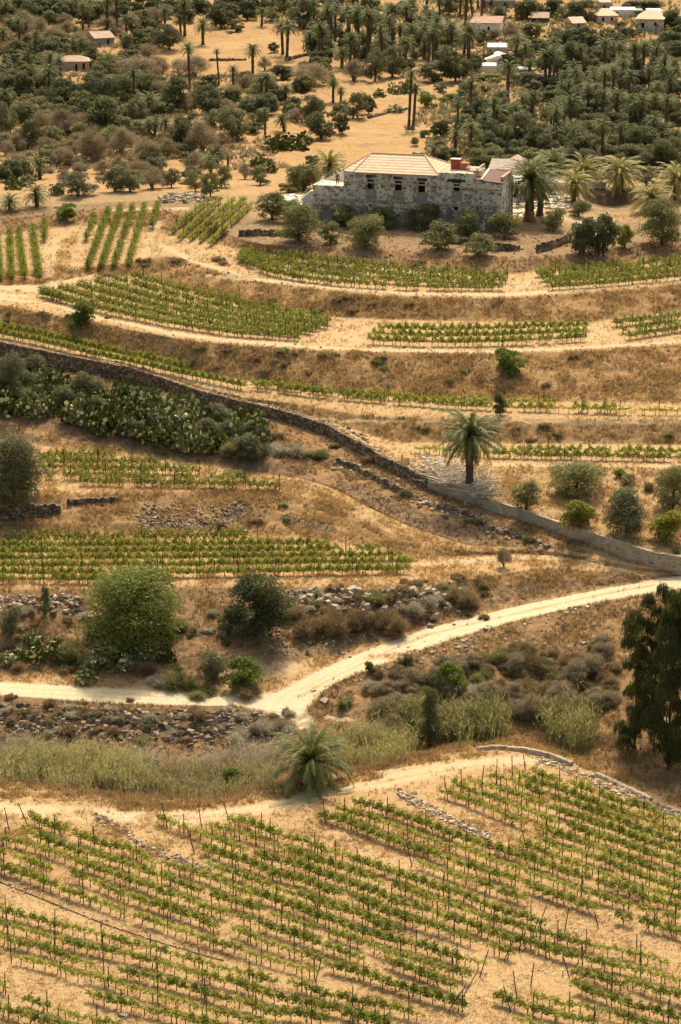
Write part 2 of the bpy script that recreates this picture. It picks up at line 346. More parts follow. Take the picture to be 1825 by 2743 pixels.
paint('700 1880 760 1900 790 1935', 60, 'p9'); paint('880 1920 980 1932 1090 1965', 16, 's5p5', .9)
paint('1100 1515 1300 1500 1450 1490 1560 1500 1680 1530', 16, 's8p3'); paint('1560 1465 1690 1520', 24, 's4d3g2', .7)
paint('740 1300 860 1325 950 1370 1050 1430 1130 1470 1200 1490', 18, 'g6s4', .9); paint('930 1340 1010 1400 1080 1450', 14, 's6g3', .8)
paint('0 1105 130 1120 260 1150 500 1190 620 1190', 34, 'd9'); paint('60 1150 200 1190 300 1205', 22, 'g7s2', .9); paint('0 1130 80 1150', 18, 's3g6', .8)
paint('690 1090 850 1140 960 1190 1050 1230', 22, 's7p2'); paint('0 905 200 945 440 995 620 1050 700 1085', 16, 's7p1', .9)
paint('0 800 130 812 260 850 460 892 640 915 840 930 1000 938 1300 942 1560 932 1825 915', 11, 's5p6')
paint('560 740 720 752 912 772 1100 786 1346 790 1600 772 1825 752', 11, 's5p5'); paint('1360 760 1430 770', 26, 's7p2'); paint('440 660 520 700 640 740', 16, 's6p4', .9)
paint('0 770 100 775 250 740', 22, 's6p4'); paint('130 740 140 640', 20, 's7p2', .8); paint('370 700 420 600', 18, 's7p2', .8); paint('300 565 500 558', 14, 's6p3', .9)
paint('160 720 190 640', 22, 'g7d1', .6); paint('900 905 990 900', 40, 's7p2', .8); paint('1590 900 1620 890', 36, 's7p2', .8)
paint('690 1118 1000 1128 1300 1130 1825 1132', 9, 's6p4', .8); paint('1100 1240 1400 1246 1825 1250', 9, 's6p4', .8)
paint('1250 845 1310 1020', 26, 'd6g2', .5); paint('740 700 930 730 1000 700', 30, 'd8', .8); paint('640 690 900 700', 24, 'd8', .7)
paint('1480 650 1700 680', 30, 'd7', .6); paint('1380 560 1500 580 1600 600', 40, 's4p5', .8); paint('1578 517 1698 517', 13, 'd10', 1.0, .3); paint('1590 545 1700 545', 18, 's5r3d2', .9)
paint('0 465 110 440 170 420', 14, 's5p5', .8); paint('0 400 200 420', 18, 'g6s3', .8); paint('0 1385 100 1380', 40, 'd9', .6)
paint('380 1390 480 1410 600 1400 640 1360', 34, 'd5r6', .8); paint('650 1380 800 1400 880 1420', 30, 'd6r3', .7); paint('930 1300 1050 1360 1200 1420 1300 1440', 40, 'd6r3', .8)
paint('1290 1395 1400 1440 1500 1470', 14, 'g8s2', .8); paint('1300 1560 1450 1545 1600 1550', 30, 'g7d3', .9)
paint('1000 1760 1200 1750 1400 1720 1640 1700', 24, 'g6s3', .8); paint('0 1940 200 1950 500 1960 700 1960', 60, 'd8r2', .9)
paint('900 1880 1100 1840 1300 1800 1640 1760', 75, 'd6g4', 1.0); paint('1000 1930 1300 1890 1640 1860', 75, 'd6g4', 1.0); paint('1600 1960 1825 1990', 80, 'd6g4', 1.0); paint('1600 1680 1825 1640', 40, 'd6g4', 1.0)
paint('1700 2150 1825 2110', 40, 's5d3', .8); paint('0 790 60 795', 20, 's5p5', .8)
for s in ('560 130 720 110 780 150', '900 330 1050 360 1150 350', '950 260 1100 250 1200 230', '450 60 560 70', '1000 230 1180 215'): paint(s, 30, 's6g4', .6)
paint('0 392 150 400 230 395', 12, 's6g4', .7)
for dy in (-7, 9): paint(' '.join('%d %d' % (x, y + dy * w) for x, y, w in ((0, 1846, .8), (300, 1862, .8), (560, 1880, .5))), 4, 's7p3', .55, .8)
paint('800 1866 900 1812 1000 1762 1150 1698 1400 1639 1600 1595 1750 1568', 6, 's6g4', .75, .8)
for dy in (-12, 12): paint(' '.join('%d %d' % (x, y + dy) for x, y in ((800, 1860), (900, 1812), (1000, 1762))), 4, 's8g2', .5, .8)
for o_ in (-9, 10): paint(' '.join('%d %d' % (x, y + o_) for x, y in ((-40, 2158), (300, 2184), (520, 2184), (700, 2164), (900, 2108), (1100, 2068), (1300, 2040))), 5, 's7g3', .7, .8)
# relief
nx, ny = P[..., 0], P[..., 1]
mound = fbm(nx * .55, ny * .42, 1, 3) - .5
fine = fbm(nx * 2.6, ny * 2.2, 9, 3) - .5
P[..., 2] += AM * (mound * 2.9 + fine * 1.1)
u_, v_ = (PX0 - 1638) / 80.0, (PY0 - 512) / 78.0          # the dug out pit in the yard
P[..., 2] -= 1.8 * np.sqrt(np.clip(1 - u_ ** 2, 0, 1)) * np.clip(v_ / .05, 0, 1) * np.clip(1.05 - v_, 0, 1) * (v_ < 1.05)
gpx, gpy, _ = project(P)
def G(px, py):
    """point on the ground seen at picture position (px, py)"""
    c = np.clip((px - GX[0]) / 5.0, 0, NC - 1.001); c0 = int(c); f = c - c0
    def one(ci):
        ys = gpy[:, ci]; m = np.maximum.accumulate(-ys); r = np.interp(-py, m, np.arange(NR)); r0 = min(int(r), NR - 2); g = r - r0
        return P[r0, ci] * (1 - g) + P[r0 + 1, ci] * g
    return one(c0) * (1 - f) + one(c0 + 1) * f
def zone_at(px, py):
    ci = int(np.clip((px - GX[0]) / 5.0, 0, NC - 1)); r = int(np.argmin(np.abs(gpy[:, ci] - py))); return ZON[r, ci]
def PPM(p): return FPX / project(p)[2]
idx = np.arange(NR * NC).reshape(NR, NC)
quads = np.stack([idx[:-1, :-1], idx[:-1, 1:], idx[1:, 1:], idx[1:, :-1]], -1).reshape(-1, 4)
def ground_mat():
    t = NT('ground', 1.0, .05); g = t.geo()
    a1 = t.n('Attribute', attribute_name='zone'); sp = t.n('SeparateColor', {0: a1.outputs['Color']}).outputs
    st = t.n('Attribute', attribute_name='stony').outputs['Fac']; pr = t.n('Attribute', attribute_name='pale').outputs['Fac']
    n1 = t.noise(g, .35, 5); n2 = t.noise(g, 2.2, 5, .7); n3 = t.noise(g, 9, 4, .7)
    sand = t.mix(t.step(n2, .3, .7), (.365, .235, .115), (.565, .405, .212))
    sand = t.mix(t.math('MULTIPLY', t.step(n3, .50, .64), .7), sand, (.23, .145, .07))
    sand = t.mix(t.math('MULTIPLY', t.step(n3, .44, .36), .5), sand, (.66, .52, .31))
    sand = t.mix(t.math('MULTIPLY', t.step(n1, .55, .7), .35), sand, (.42, .245, .115))
    grass = t.mix(t.step(n2, .3, .7), (.31, .172, .066), (.55, .340, .138))
    grass = t.mix(t.math('MULTIPLY', t.step(n3, .5, .66), .65), grass, (.18, .100, .045))
    dirt = t.mix(t.step(n2, .3, .7), (.105, .062, .036), (.25, .155, .088))
    dirt = t.mix(t.math('MULTIPLY', t.step(n3, .52, .66), .55), dirt, (.36, .25, .15))
    vo = t.n('TexVoronoi', {'Vector': g, 'Scale': 3.2}); vc = t.n('SeparateColor', {0: vo.outputs['Color']}).outputs[0]
    rock = t.mix(vc, (.14, .095, .055), (.42, .32, .205)); rock = t.mix(t.step(vo.outputs['Distance'], .3, .6), rock, (.055, .035, .02))
    road = t.mix(t.step(n2, .35, .75), (.52, .42, .255), (.68, .58, .385)); road = t.mix(t.math('MULTIPLY', t.step(n3, .56, .7), .4), road, (.50, .35, .19))
    stk = t.noise(t.n('Mapping', {'Vector': g, 'Scale': (.10, .9, .5)}).outputs[0], 1.0, 5, .7)
    grass = t.mix(t.math('MULTIPLY', t.step(stk, .5, .64), .6), grass, (.24, .140, .060)); grass = t.mix(t.math('MULTIPLY', t.step(stk, .46, .34), .5), grass, (.58, .40, .20))
    # patchy borders: weights pushed up and down by noise
    def w(x, nz): return t.math('MULTIPLY', x, t.math('ADD', t.math('MULTIPLY', nz, 2.4), -.35), True)
    n4 = t.noise(g, .9, 5, .65)
    inv = t.math('SUBTRACT', 1.0, n4)
    ws = sp[0]; wg = w(sp[1], n4); wd = w(sp[2], inv); wr = w(st, n2)
    c = sand
    c = t.mix(t.math('DIVIDE', wg, t.math('ADD', t.math('ADD', wg, ws), .001), True), c, grass)
    c = t.mix(t.math('DIVIDE', wd, t.math('ADD', t.math('ADD', t.math('ADD', wg, ws), wd), .001), True), c, dirt)
    c = t.mix(t.math('MULTIPLY', wr, 2.0, True), c, rock)
    c = t.mix(pr, c, road)
    t.bump(n3, .06, .8)
    return t.col(c)
gm = mesh_np('ground', P.reshape(-1, 3), [quads], ground_mat(), smooth=True)
ca = gm.attributes.new('zone', 'FLOAT_COLOR', 'POINT')
za = np.concatenate([ZON.reshape(-1, 5)[:, :3], np.ones((NR * NC, 1))], 1).astype(np.float32); ca.data.foreach_set('color', za.ravel())
for nm, i in (('stony', 3), ('pale', 4)):
    a = gm.attributes.new(nm, 'FLOAT', 'POINT'); a.data.foreach_set('value', ZON.reshape(-1, 5)[:, i].astype(np.float32))
tag(put('ground', gm), kind='structure')

# ------------------------------------------------------------------ leaf and blade clouds
def unit(v): return v / (np.linalg.norm(v, axis=-1, keepdims=True) + 1e-9)
def leaf_quads(c, nrm, size, asp, rng, along=None):
    n = len(c); nrm = unit(nrm); a = along if along is not None else rng.normal(size=(n, 3))
    a = unit(a - (a * nrm).sum(-1, keepdims=True) * nrm); b = np.cross(nrm, a)
    s = np.asarray(size).reshape(-1, 1) * np.ones((n, 1)); l = a * s * .5 * asp; w = b * s * .5
    V = np.stack([c - l, c + w * .9 - l * .1, c + l, c - w * .9 - l * .1], 1).reshape(-1, 3)
    return V, np.arange(n * 4).reshape(-1, 4)
def blades(base, tip, width, rng):
    n = len(base); d = unit(tip - base); s = unit(np.cross(d, rng.normal(size=(n, 3)))) * np.asarray(width).reshape(-1, 1) * .5
    V = np.stack([base - s, base + s, tip], 1).reshape(-1, 3)
    return V, np.arange(n * 3).reshape(-1, 3)
def rdir(rng, n): return unit(rng.normal(size=(n, 3)))
_cache = {}
def lobes_for(kind, rng, k):
    L = []
    for i in range(k):
        a = rng.uniform(0, 6.283); r = rng.uniform(0, 1) ** .6
        if kind == 'euca': z = .06 + .86 * (i + rng.uniform(0, 1)) / k; rr = .46 * (1 - .75 * abs(z - .4)); q = rng.uniform(.12, .22); L.append((rr * r * math.cos(a), rr * r * math.sin(a), z, q, q * .42))
        elif kind == 'column': z = .08 + .8 * (i + rng.uniform(0, 1)) / k; q = .30 - .16 * z; L.append((.26 * r * (1 - z * .6) * math.cos(a), .26 * r * (1 - z * .6) * math.sin(a), z, q, q * .5))
        else:
            z = .07 + .71 * (i + rng.uniform(0, 1)) / k; rr = (.36 if i % 3 else .44) * math.sqrt(max(.05, 1 - ((z - .36) / .52) ** 2)); q = rng.uniform(.17, .26) * (1 if i % 3 else .62)
            L.append((rr * r * math.cos(a), rr * r * math.sin(a), z, q, q * .95))
    return L
def crown_geo(kind, seed, n, leaf, k=16, asp=1.6, up=.0):
    rng = np.random.default_rng(seed); L = np.array(lobes_for(kind, rng, k)); lt = rng.uniform(0, 1, k)
    w = L[:, 3] ** 2; j = rng.choice(k, n, p=w / w.sum()); d = rdir(rng, n); d[:, 2] = np.where(d[:, 2] < -.3, -d[:, 2] * .6, d[:, 2])
    r = .5 + .5 * rng.uniform(0, 1, n) ** .5; r *= 1 + .25 * (vnoise(d[:, 0] * 3 + j, d[:, 1] * 3 + d[:, 2] * 2, seed) - .5)
    c = L[j, :3] + d * r[:, None] * np.stack([L[j, 3], L[j, 3], L[j, 4]], -1)
    c[:, 2] = np.clip(c[:, 2], .02, 1.05)
    nrm = d + rng.normal(size=(n, 3)) * .7
    al = None
    if kind in ('euca',): al = np.array([0, 0, -1.0]) + rng.normal(size=(n, 3)) * .45
    if up: al = d * .6 + np.array([0, 0, up]) + rng.normal(size=(n, 3)) * .5
    V, F = leaf_quads(c, nrm, leaf * rng.uniform(.6, 1.3, n), asp, rng, al)
    tint = np.clip(.5 * lt[j] + .5 * rng.uniform(0, 1, n), 0, 1)
    return V, F, tint, L
def crown(kind, mat, seed, lod):
    key = (kind, mat, seed, lod)
    if key in _cache: return _cache[key]
    n, leaf, k = {0: (1500, .075, 16), 1: (4000, .045, 22), 2: (11000, .028, 36), 3: (26000, .018, 60)}[lod]
    if kind == 'airy': V, F, t, L = crown_geo('round', seed, int(n * .8), leaf * .62, k, 3.2, .7)
    elif kind == 'euca': V, F, t, L = crown_geo('euca', seed, int(n * 1.3), leaf * .55, 38, 2.6)
    elif kind == 'column': V, F, t, L = crown_geo('column', seed, n, leaf * .6, 20, 2.0)
    else: V, F, t, L = crown_geo('round', seed, n, leaf, k, 1.5)
    me = mesh_np('crown', V, [F], M[mat], t)
    mb = MB(); rng = random.Random(seed); top = .75 if kind in ('euca', 'column') else .4; r0 = .022 if kind in ('euca',) else .03
    mb.tube([(0, 0, -.06), (.01, .0, top * .5), (-.005, .01, top)], [r0 * 1.3, r0, r0 * .6], 6)
    for l in L[3:10]:
        z0 = min(top * .9, l[2] * .6); mb.tube([(0, 0, z0), (l[0] * .5, l[1] * .5, (z0 + l[2]) * .5 + .03), (l[0], l[1], l[2])], [r0 * .6, r0 * .4, r0 * .15], 4)
    tr = mb.mesh('trunk', M['bark'])
    _cache[key] = (me, tr); return _cache[key]
def bare(mat, seed, lod=0):
    key = ('bare', mat, seed, lod)
    if key in _cache: return _cache[key]
    rng = np.random.default_rng(seed); n = 1900 if lod == 0 else 4200
    mb = MB(); ends = []
    for i in range(46):
        d = rdir(rng, 1)[0]; d[2] = abs(d[2]); e = d * np.array([.42, .42, .55]) * rng.uniform(.45, 1) ** .5 + np.array([0, 0, .26])
        m = e * np.array([.4, .4, .62]) + rng.normal(size=3) * .03
        if i < 16: mb.tube([(0, 0, -.05), m * .5, m, e], [.016, .012, .009, .004], 4)
        ends += [tuple(e), tuple(e), tuple((m + e) / 2)]
    E = np.array(ends); j = rng.integers(0, len(E), n); d = rdir(rng, n) + np.array([0, 0, .45]); base = E[j] + rng.normal(size=(n, 3)) * .05
    tip = base + unit(d) * rng.uniform(.06, .2, (n, 1)); base[:, 2] = np.abs(base[:, 2])
    V, F = blades(base, tip, .016 if lod == 0 else .009, rng)
    me = mesh_np('twigs', V, [F], M[mat], rng.uniform(0, 1, n)); _cache[key] = (me, mb.mesh('trunk', M['grey'] if mat == 'grey' else M['bark'])); return _cache[key]
def scrub(mat, seed, n=1100, wid=.022):
    key = ('scrub', mat, seed, n)
    if key in _cache: return _cache[key]
    rng = np.random.default_rng(seed); k = 7; cen = np.stack([rng.uniform(-.3, .3, k), rng.uniform(-.3, .3, k), np.zeros(k)], -1); j = rng.integers(0, k, n)
    d = rdir(rng, n); d[:, 2] = np.abs(d[:, 2]) * 1.5 + .15; d = unit(d); hh = rng.uniform(.55, 1, k)[j]
    base = cen[j] + d * rng.uniform(.05, .5, (n, 1)) * np.array([.45, .45, .8]) * hh[:, None]
    tip = base + unit(d + rng.normal(size=(n, 3)) * .35) * rng.uniform(.1, .3, (n, 1)) * hh[:, None]
    V, F = blades(base, tip, wid * rng.uniform(.6, 1.4, n), rng); me = mesh_np('scrub', V, [F], M[mat], np.clip(.5 * rng.uniform(0, 1, k)[j] + .5 * rng.uniform(0, 1, n), 0, 1))
    _cache[key] = me; return me
# ------------------------------------------------------------------ palms
def frond_set(rng, n, L, e0, e1, droop, nl, wleaf):
    Vs, ts = [], []
    for i in range(n):
        az = i * 2.39996 + rng.uniform(-.2, .2); f = (i + .5) / n; el = R_(e0 + (e1 - e0) * f + rng.uniform(-8, 8)); ln = L * rng.uniform(.85, 1.1)
        s = np.linspace(0, 1, nl + 1)[1:]; ang = el - droop * s ** 1.5 * (1.0 if el > 0 else .5)
        ds = ln / nl; r = np.cumsum(np.cos(ang) * ds); z = np.cumsum(np.sin(ang) * ds)
        ca, sa = math.cos(az), math.sin(az); c = np.stack([r * ca, r * sa, z], -1)
        side = np.array([-sa, ca, 0.0]); tan = np.stack([np.cos(ang) * ca, np.cos(ang) * sa, np.sin(ang)], -1)
        ll = .20 * ln * np.sin(np.pi * np.clip(s * .86 + .12, 0, 1)) ** .7
        prev = np.vstack([[0, 0, 0], c[:-1]]); up = np.cross(side, tan) * -1
        tb = rng.uniform(.2, .8)
        for sg in (-1, 1):
            tip = c + (side * sg * .55 + tan * .70 + np.array([0, 0, -.28]) + rng.normal(size=(nl, 3)) * .07) * ll[:, None]
            w = tan * wleaf * ln
            Vs.append(np.stack([c - w, c + w, tip], 1)); ts.append(np.clip(tb + rng.uniform(-.25, .25, nl) + (s - .5) * .3, 0, 1))
        rb = .024 * ln * (1.1 - s)[:, None]
        Vs.append(np.stack([prev - side * rb, prev + side * rb, c], 1)); ts.append(np.full(nl, min(1, tb + .25)))
    V = np.concatenate(Vs).reshape(-1, 3); return V, np.arange(len(V)).reshape(-1, 3), np.concatenate(ts)
def palm_mesh(mat, seed, lod):
    key = ('palm', mat, seed, lod)
    if key in _cache: return _cache[key]
    rng = np.random.default_rng(seed); nf, nl, w = ((58, 13, .034), (72, 26, .018))[lod]
    V, F, t = frond_set(rng, nf, 1.0, 82, -34, 1.5, nl, w)
    D = frond_set(rng, nf // 3, .75, -45, -86, .5, nl, w)
    mb = MB(); n = 9
    mb.tube([(0, 0, -.02)] + [(.0, 0, i / n) for i in range(1, n + 1)], [1.35] + [1.0 + (.12 if i % 2 else -.05) for i in range(1, n)] + [1.1], 8)
    _cache[key] = (mesh_np('crown', V, [F], M[mat], t), mesh_np('dead_fronds', D[0], [D[1]], M['dead'], D[2]), mb.mesh('trunk', M['palmbark'], True)); return _cache[key]
# ------------------------------------------------------------------ labels by place
REG = [(0, 0, 420, 62, 'at the top left corner'), (420, 0, 800, 66, 'at the top beside the bare hillside'), (800, 0, 1255, 178, 'in the dense upper palm grove'), (1255, 0, 1825, 132, 'around the top right houses'),
       (0, 60, 420, 205, 'around the two ruined huts'), (420, 60, 800, 205, 'on the upper orange field'), (0, 200, 330, 332, 'in the left thicket below the ruined hut'), (330, 200, 720, 332, 'in the middle left thicket'),
       (720, 170, 1255, 335, 'on the field behind the tiled roof'), (1250, 130, 1825, 335, 'in the palm grove below the white houses'), (0, 330, 330, 470, 'left of the bare grey thicket'), (330, 330, 780, 470, 'above the small upper vine rows'),
       (0, 440, 600, 640, 'beside the upper left vine rows'), (1120, 330, 1825, 480, 'in the grove right behind the stone house'), (600, 440, 1400, 720, 'around the front of the stone house'), (1380, 470, 1825, 720, 'on the yard right of the stone house'),
       (0, 950, 760, 1230, 'on the slope below the long stone wall'), (1145, 1130, 1825, 1500, 'behind the grey parapet wall'), (0, 600, 1825, 1130, 'on the vine terraces'), (0, 1130, 1145, 1590, 'on the middle terraces'),
       (0, 1560, 760, 1862, 'above the pale track at left'), (750, 1480, 1825, 1760, 'on the banks of the rising track'), (750, 1740, 1825, 2100, 'in the gully at right'), (0, 1850, 810, 2180, 'in the gully at left')]
def region(px, py):
    for x0, y0, x1, y1, s in REG:
        if x0 <= px <= x1 and y0 <= py <= y1: return s
    return 'near the edge of the photo'
def ordn(n):
    return '%d%s' % (n, 'th' if 10 <= n % 100 <= 20 else {1: 'st', 2: 'nd', 3: 'rd'}.get(n % 10, 'th'))
PEND = {}
def later(o, px, py, look, label=None):
    if label: o['label'] = label
    else: PEND.setdefault((look, region(px, py)), []).append((px, py, o))
def finish_labels():
    for (look, reg), L in PEND.items():
        L.sort(key=lambda a: a[0])
        if len(L) == 1: L[0][2]['label'] = f'{look} {reg}, the only such one there'
        else:
            for i, (_, _, o) in enumerate(L): o['label'] = f'{look} {reg}, {ordn(i + 1)} of {len(L)} from left'
# ------------------------------------------------------------------ palms: crown px, crown py, base px, base py, crown radius px
def palm(cx, cy, bx, by, r, kind='palm', look=None, label=None, group='palms of the valley', lod=0, trunk_r=None, skirt=.75, rng=random.Random(5), name='palm_tree'):
    b = G(bx, by); s = PPM(b); hgt = max(.6, (by - cy) / s / math.cos(R_(11))) - r / s * .05; R = r / s * (1.42 if lod else 1.26)
    o = empty(name, b, label or 'palm', 'palm tree', group, rng.uniform(0, 6.28))
    if not label: later(o, bx, by, look or ('tall slender palm' if (by - cy) > 3.2 * r else 'short trunked palm' if (by - cy) < 1.5 * r else 'leafy date palm'))
    c, d, t = palm_mesh(kind, rng.randint(1, 4), lod)
    lean = ((cx - bx) / s); tr = trunk_r or min(.34, .10 + R * .075)
    k = put('trunk', t, o, sc=(tr, tr, hgt))
    zr = o.rotation_euler.z; ll = Vector((lean, 0, 0)); ll.rotate(Matrix.Rotation(-zr, 3, 'Z'))
    if abs(lean) > .05: k.rotation_euler = Vector((ll.x, ll.y, hgt)).to_track_quat('Z', 'Y').to_euler()
    put('crown', c, o, (ll.x, ll.y, hgt), sc=(R, R, R * rng.uniform(.9, 1.05)))
    if skirt: put('dead_fronds', d, o, (ll.x, ll.y, hgt - .02 * R), sc=(R * skirt, R * skirt, R * skirt * 1.1))
    return o
def P1(s, sx, ox=0, oy=0, **kw):
    for ln in s.split(';'):
        v = [float(q) for q in ln.split()]
        if v: palm(ox + v[0] / sx, oy + v[1] / sx, ox + v[2] / sx, oy + v[3] / sx, v[4] / sx * 1.0, **kw)
Z1 = 1.7193
P1('15 150 18 245 38;350 135 355 215 24;580 90 584 160 36;605 95 607 165 34;850 20 852 165 48;935 115 935 205 48;870 225 875 420 40;1000 240 1010 390 20;1075 320 1075 430 32;1165 230 1165 355 47;1298 120 1303 250 48;1328 125 1322 270 50;1210 55 1205 120 34;1202 365 1208 468 40;1228 360 1230 478 42;1320 410 1315 480 36;1535 385 1535 470 32;225 340 228 455 62;125 265 130 320 48;20 290 22 340 44;25 435 25 500 46;690 460 690 535 56;686 572 690 645 40;718 562 712 642 42;765 565 762 642 40;230 612 232 685 24;1221 512 1222 620 24;1300 548 1310 605 44;180 755 185 825 56;168 890 170 950 66;48 930 45 972 62;970 745 972 805 52;1000 690 1004 760 36;1140 458 1140 505 36;990 518 992 556 22;1050 722 1052 790 24;760 55 762 150 40;830 90 834 170 36', Z1)
P1('760 70 760 330 62;805 60 805 262 50;885 75 885 285 56;950 90 950 345 66;1012 125 1005 392 58;1180 80 1180 285 60;1290 190 1305 385 62;1140 50 1142 262 44;1240 265 1240 352 64;1090 262 1092 322 60;845 335 845 425 62;790 522 790 655 46;840 577 840 652 40;485 562 485 655 46;1450 190 1450 372 54;1522 170 1525 332 54;668 20 668 225 34;1340 130 1345 300 50;1060 110 1062 290 48;1380 60 1380 230 46', 2.376, 560, 0)
P1('40 60 40 215 50;80 90 85 250 54;240 50 240 215 52;300 205 300 300 54;390 140 385 265 56;440 135 440 275 52;590 150 590 305 66;512 130 510 265 50;330 25 330 150 46;10 245 10 318 38;325 348 315 592 40;346 412 335 592 42;600 388 602 508 42;540 480 540 605 28;772 318 770 455 54;812 190 805 285 52;942 262 945 405 48;966 252 960 402 48;840 455 845 518 44;885 445 880 555 46;720 522 720 612 50;600 592 598 705 46;530 622 530 695 48;430 695 430 745 40;1215 208 1220 345 44;1260 212 1260 345 44;1350 222 1360 402 42;1395 218 1390 402 44;1455 232 1455 335 40;1330 355 1320 495 44;1150 402 1150 508 44;1185 425 1180 512 38;1270 442 1270 555 52;1060 470 1055 625 56;985 510 985 640 48;1500 462 1500 655 46;1205 582 1205 745 50;990 612 990 685 52;1300 632 1300 695 46;1440 562 1450 685 46;1540 622 1540 695 48;1480 590 1482 690 40;1240 320 1238 420 36;1290 300 1288 430 40;1420 330 1422 430 38;1545 330 1545 440 42;1480 300 1478 400 38;1165 330 1166 420 36;1090 430 1092 540 40;1385 470 1388 590 44;960 730 962 800 58;190 190 192 262 50;130 80 125 285 48;60 320 60 372 28', Z1, 912, 0)
yd = 'palms on the yard of the stone house'
palm(1418, 482, 1418, 592, 70, lod=1, label='big palm with thick reddish trunk foot right of the stone house', group=yd, trunk_r=.62)
b_ = G(1418, 592); mb = MB(); mb.tube([(0, 0, -.1), (0, 0, .5), (0, 0, 1.5)], [1.0, .82, .66], 10)
mb.build('trunk_foot', M['redbark'], bpy.data.objects['palm_tree'] if False else [o for o in COL.objects if o.get('label', '').startswith('big palm with thick')][0], True)
palm(1450, 492, 1446, 578, 50, lod=1, label='dark trunked palm half hidden behind the big reddish footed palm', group=yd, trunk_r=.45)
palm(1478, 440, 1478, 500, 46, lod=1, label='wide palm behind the big palm, its trunk out of sight', group=yd)
palm(1538, 492, 1537, 540, 46, 'palmy', lod=1, label='yellowish small palm left of the white water tanks', group=yd)
palm(1563, 462, 1564, 502, 52, 'palmy', lod=1, label='yellowish palm arching just left above the white water tanks', group=yd)
palm(1659, 462, 1659, 512, 58, 'palmy', lod=1, label='stout yellow green palm standing above the red earth cut', group=yd, trunk_r=.62)
palm(1745, 528, 1743, 566, 50, 'palmy', lod=1, label='low bright palm at the right end of the red earth cut', group=yd)
palm(1812, 482, 1811, 535, 56, 'palmy', lod=1, label='palm at the right edge of the photo above the yard', group=yd)
palm(882, 442, 884, 482, 46, 'palmy', lod=1, label='yellow green palm behind the stair left of the stone house', group=yd)
palm(1258, 1160, 1258, 1300, 80, lod=1, label='lone date palm over the heap of dead fronds by the grey parapet wall', group='lone palms on the slope', trunk_r=.40, skirt=.95)
palm(832, 2030, 832, 2104, 98, lod=1, label='trunkless bushy palm at the edge of the gully above the near vines', group='lone palms on the slope', trunk_r=.42, skirt=1.0)

# ------------------------------------------------------------------ shrubs and trees: centre px, base py, width px, height px, kind letter
KIND = {'D': ('dark', 'round', 'dark green tree', 'tree'), 'O': ('oak', 'airy', 'grey green tree', 'tree'), 'A': ('olive', 'airy', 'feathery olive tree', 'olive tree'), 'B': ('bright', 'round', 'bright green bush', 'bush'),
        'L': ('lime', 'round', 'yellow green bush', 'bush'), 'G': ('grey', 'bare', 'leafless grey tree', 'bare tree'), 'E': ('euca', 'euca', 'tall dark eucalyptus', 'tree'), 'C': ('cactus', 'cactus', 'prickly pear clump', 'cactus'),
        'R': ('rust', 'scrub', 'dry brown shrub', 'shrub'), 'S': ('silver', 'scrub', 'silvery dry shrub', 'shrub'), 'K': ('dark', 'column', 'narrow dark tree', 'tree'), 'Y': ('olive', 'scrub', 'green broom shrub', 'shrub'), 'U': ('oak', 'round', 'round evergreen shrub', 'shrub'), 'V': ('olive', 'airy', 'pale olive shrub', 'shrub')}
NAME = {'D': 'broadleaf_tree', 'O': 'bushy_tree', 'A': 'olive_tree', 'B': 'green_bush', 'L': 'citrus_bush', 'G': 'bare_tree', 'E': 'eucalyptus_tree', 'C': 'prickly_pear', 'R': 'dry_shrub', 'S': 'dry_shrub', 'K': 'column_tree', 'Y': 'broom_shrub', 'U': 'evergreen_shrub', 'V': 'olive_shrub'}
GRP = {'D': 'dark green trees of the valley', 'O': 'grey green trees of the valley', 'A': 'olive trees of the terraces', 'B': 'bright green bushes', 'L': 'yellow green bushes', 'G': 'leafless grey trees', 'E': 'eucalyptus trees in the gully', 'C': 'prickly pear clumps', 'R': 'dry brown shrubs', 'S': 'silvery dry shrubs', 'K': 'narrow dark trees', 'Y': 'green broom shrubs', 'U': 'round evergreen shrubs', 'V': 'pale olive shrubs'}
def cactus_mesh(seed):
    key = ('cactus', seed)
    if key in _cache: return _cache[key]
    rng = np.random.default_rng(seed); n = 170; d = rdir(rng, n); d[:, 2] = np.abs(d[:, 2]); c = d * (rng.uniform(.25, 1, (n, 1)) ** .6) * np.array([.48, .48, .9]) * (0.75 + .35 * rng.uniform(0, 1, (n, 1)))
    nr = unit(rng.normal(size=(n, 3)) * np.array([1, 1, .35])); u = unit(np.cross(nr, rng.normal(size=(n, 3)))); w = np.cross(nr, u); s = rng.uniform(.05, .085, (n, 1))
    Vs = []
    for k in range(6):
        a = k * math.pi / 3; Vs.append(c + (u * math.cos(a) * 1.25 + w * math.sin(a)) * s)
    Vs += [c + nr * s * .22, c - nr * s * .22]; V = np.stack(Vs, 1).reshape(-1, 3); b = np.arange(n)[:, None] * 8
    F = np.concatenate([np.concatenate([b + k, b + (k + 1) % 6, b + 6], 1) for k in range(6)] + [np.concatenate([b + (k + 1) % 6, b + k, b + 7], 1) for k in range(6)])
    t = np.tile(np.where(rng.uniform(0, 1, n) > .80, rng.uniform(.5, 1, n), rng.uniform(0, .12, n)), 12); V[:, 2] = np.maximum(V[:, 2], -.02)
    me = mesh_np('pads', V, [F], M['cactus'], t); _cache[key] = me; return me
trng = random.Random(11)
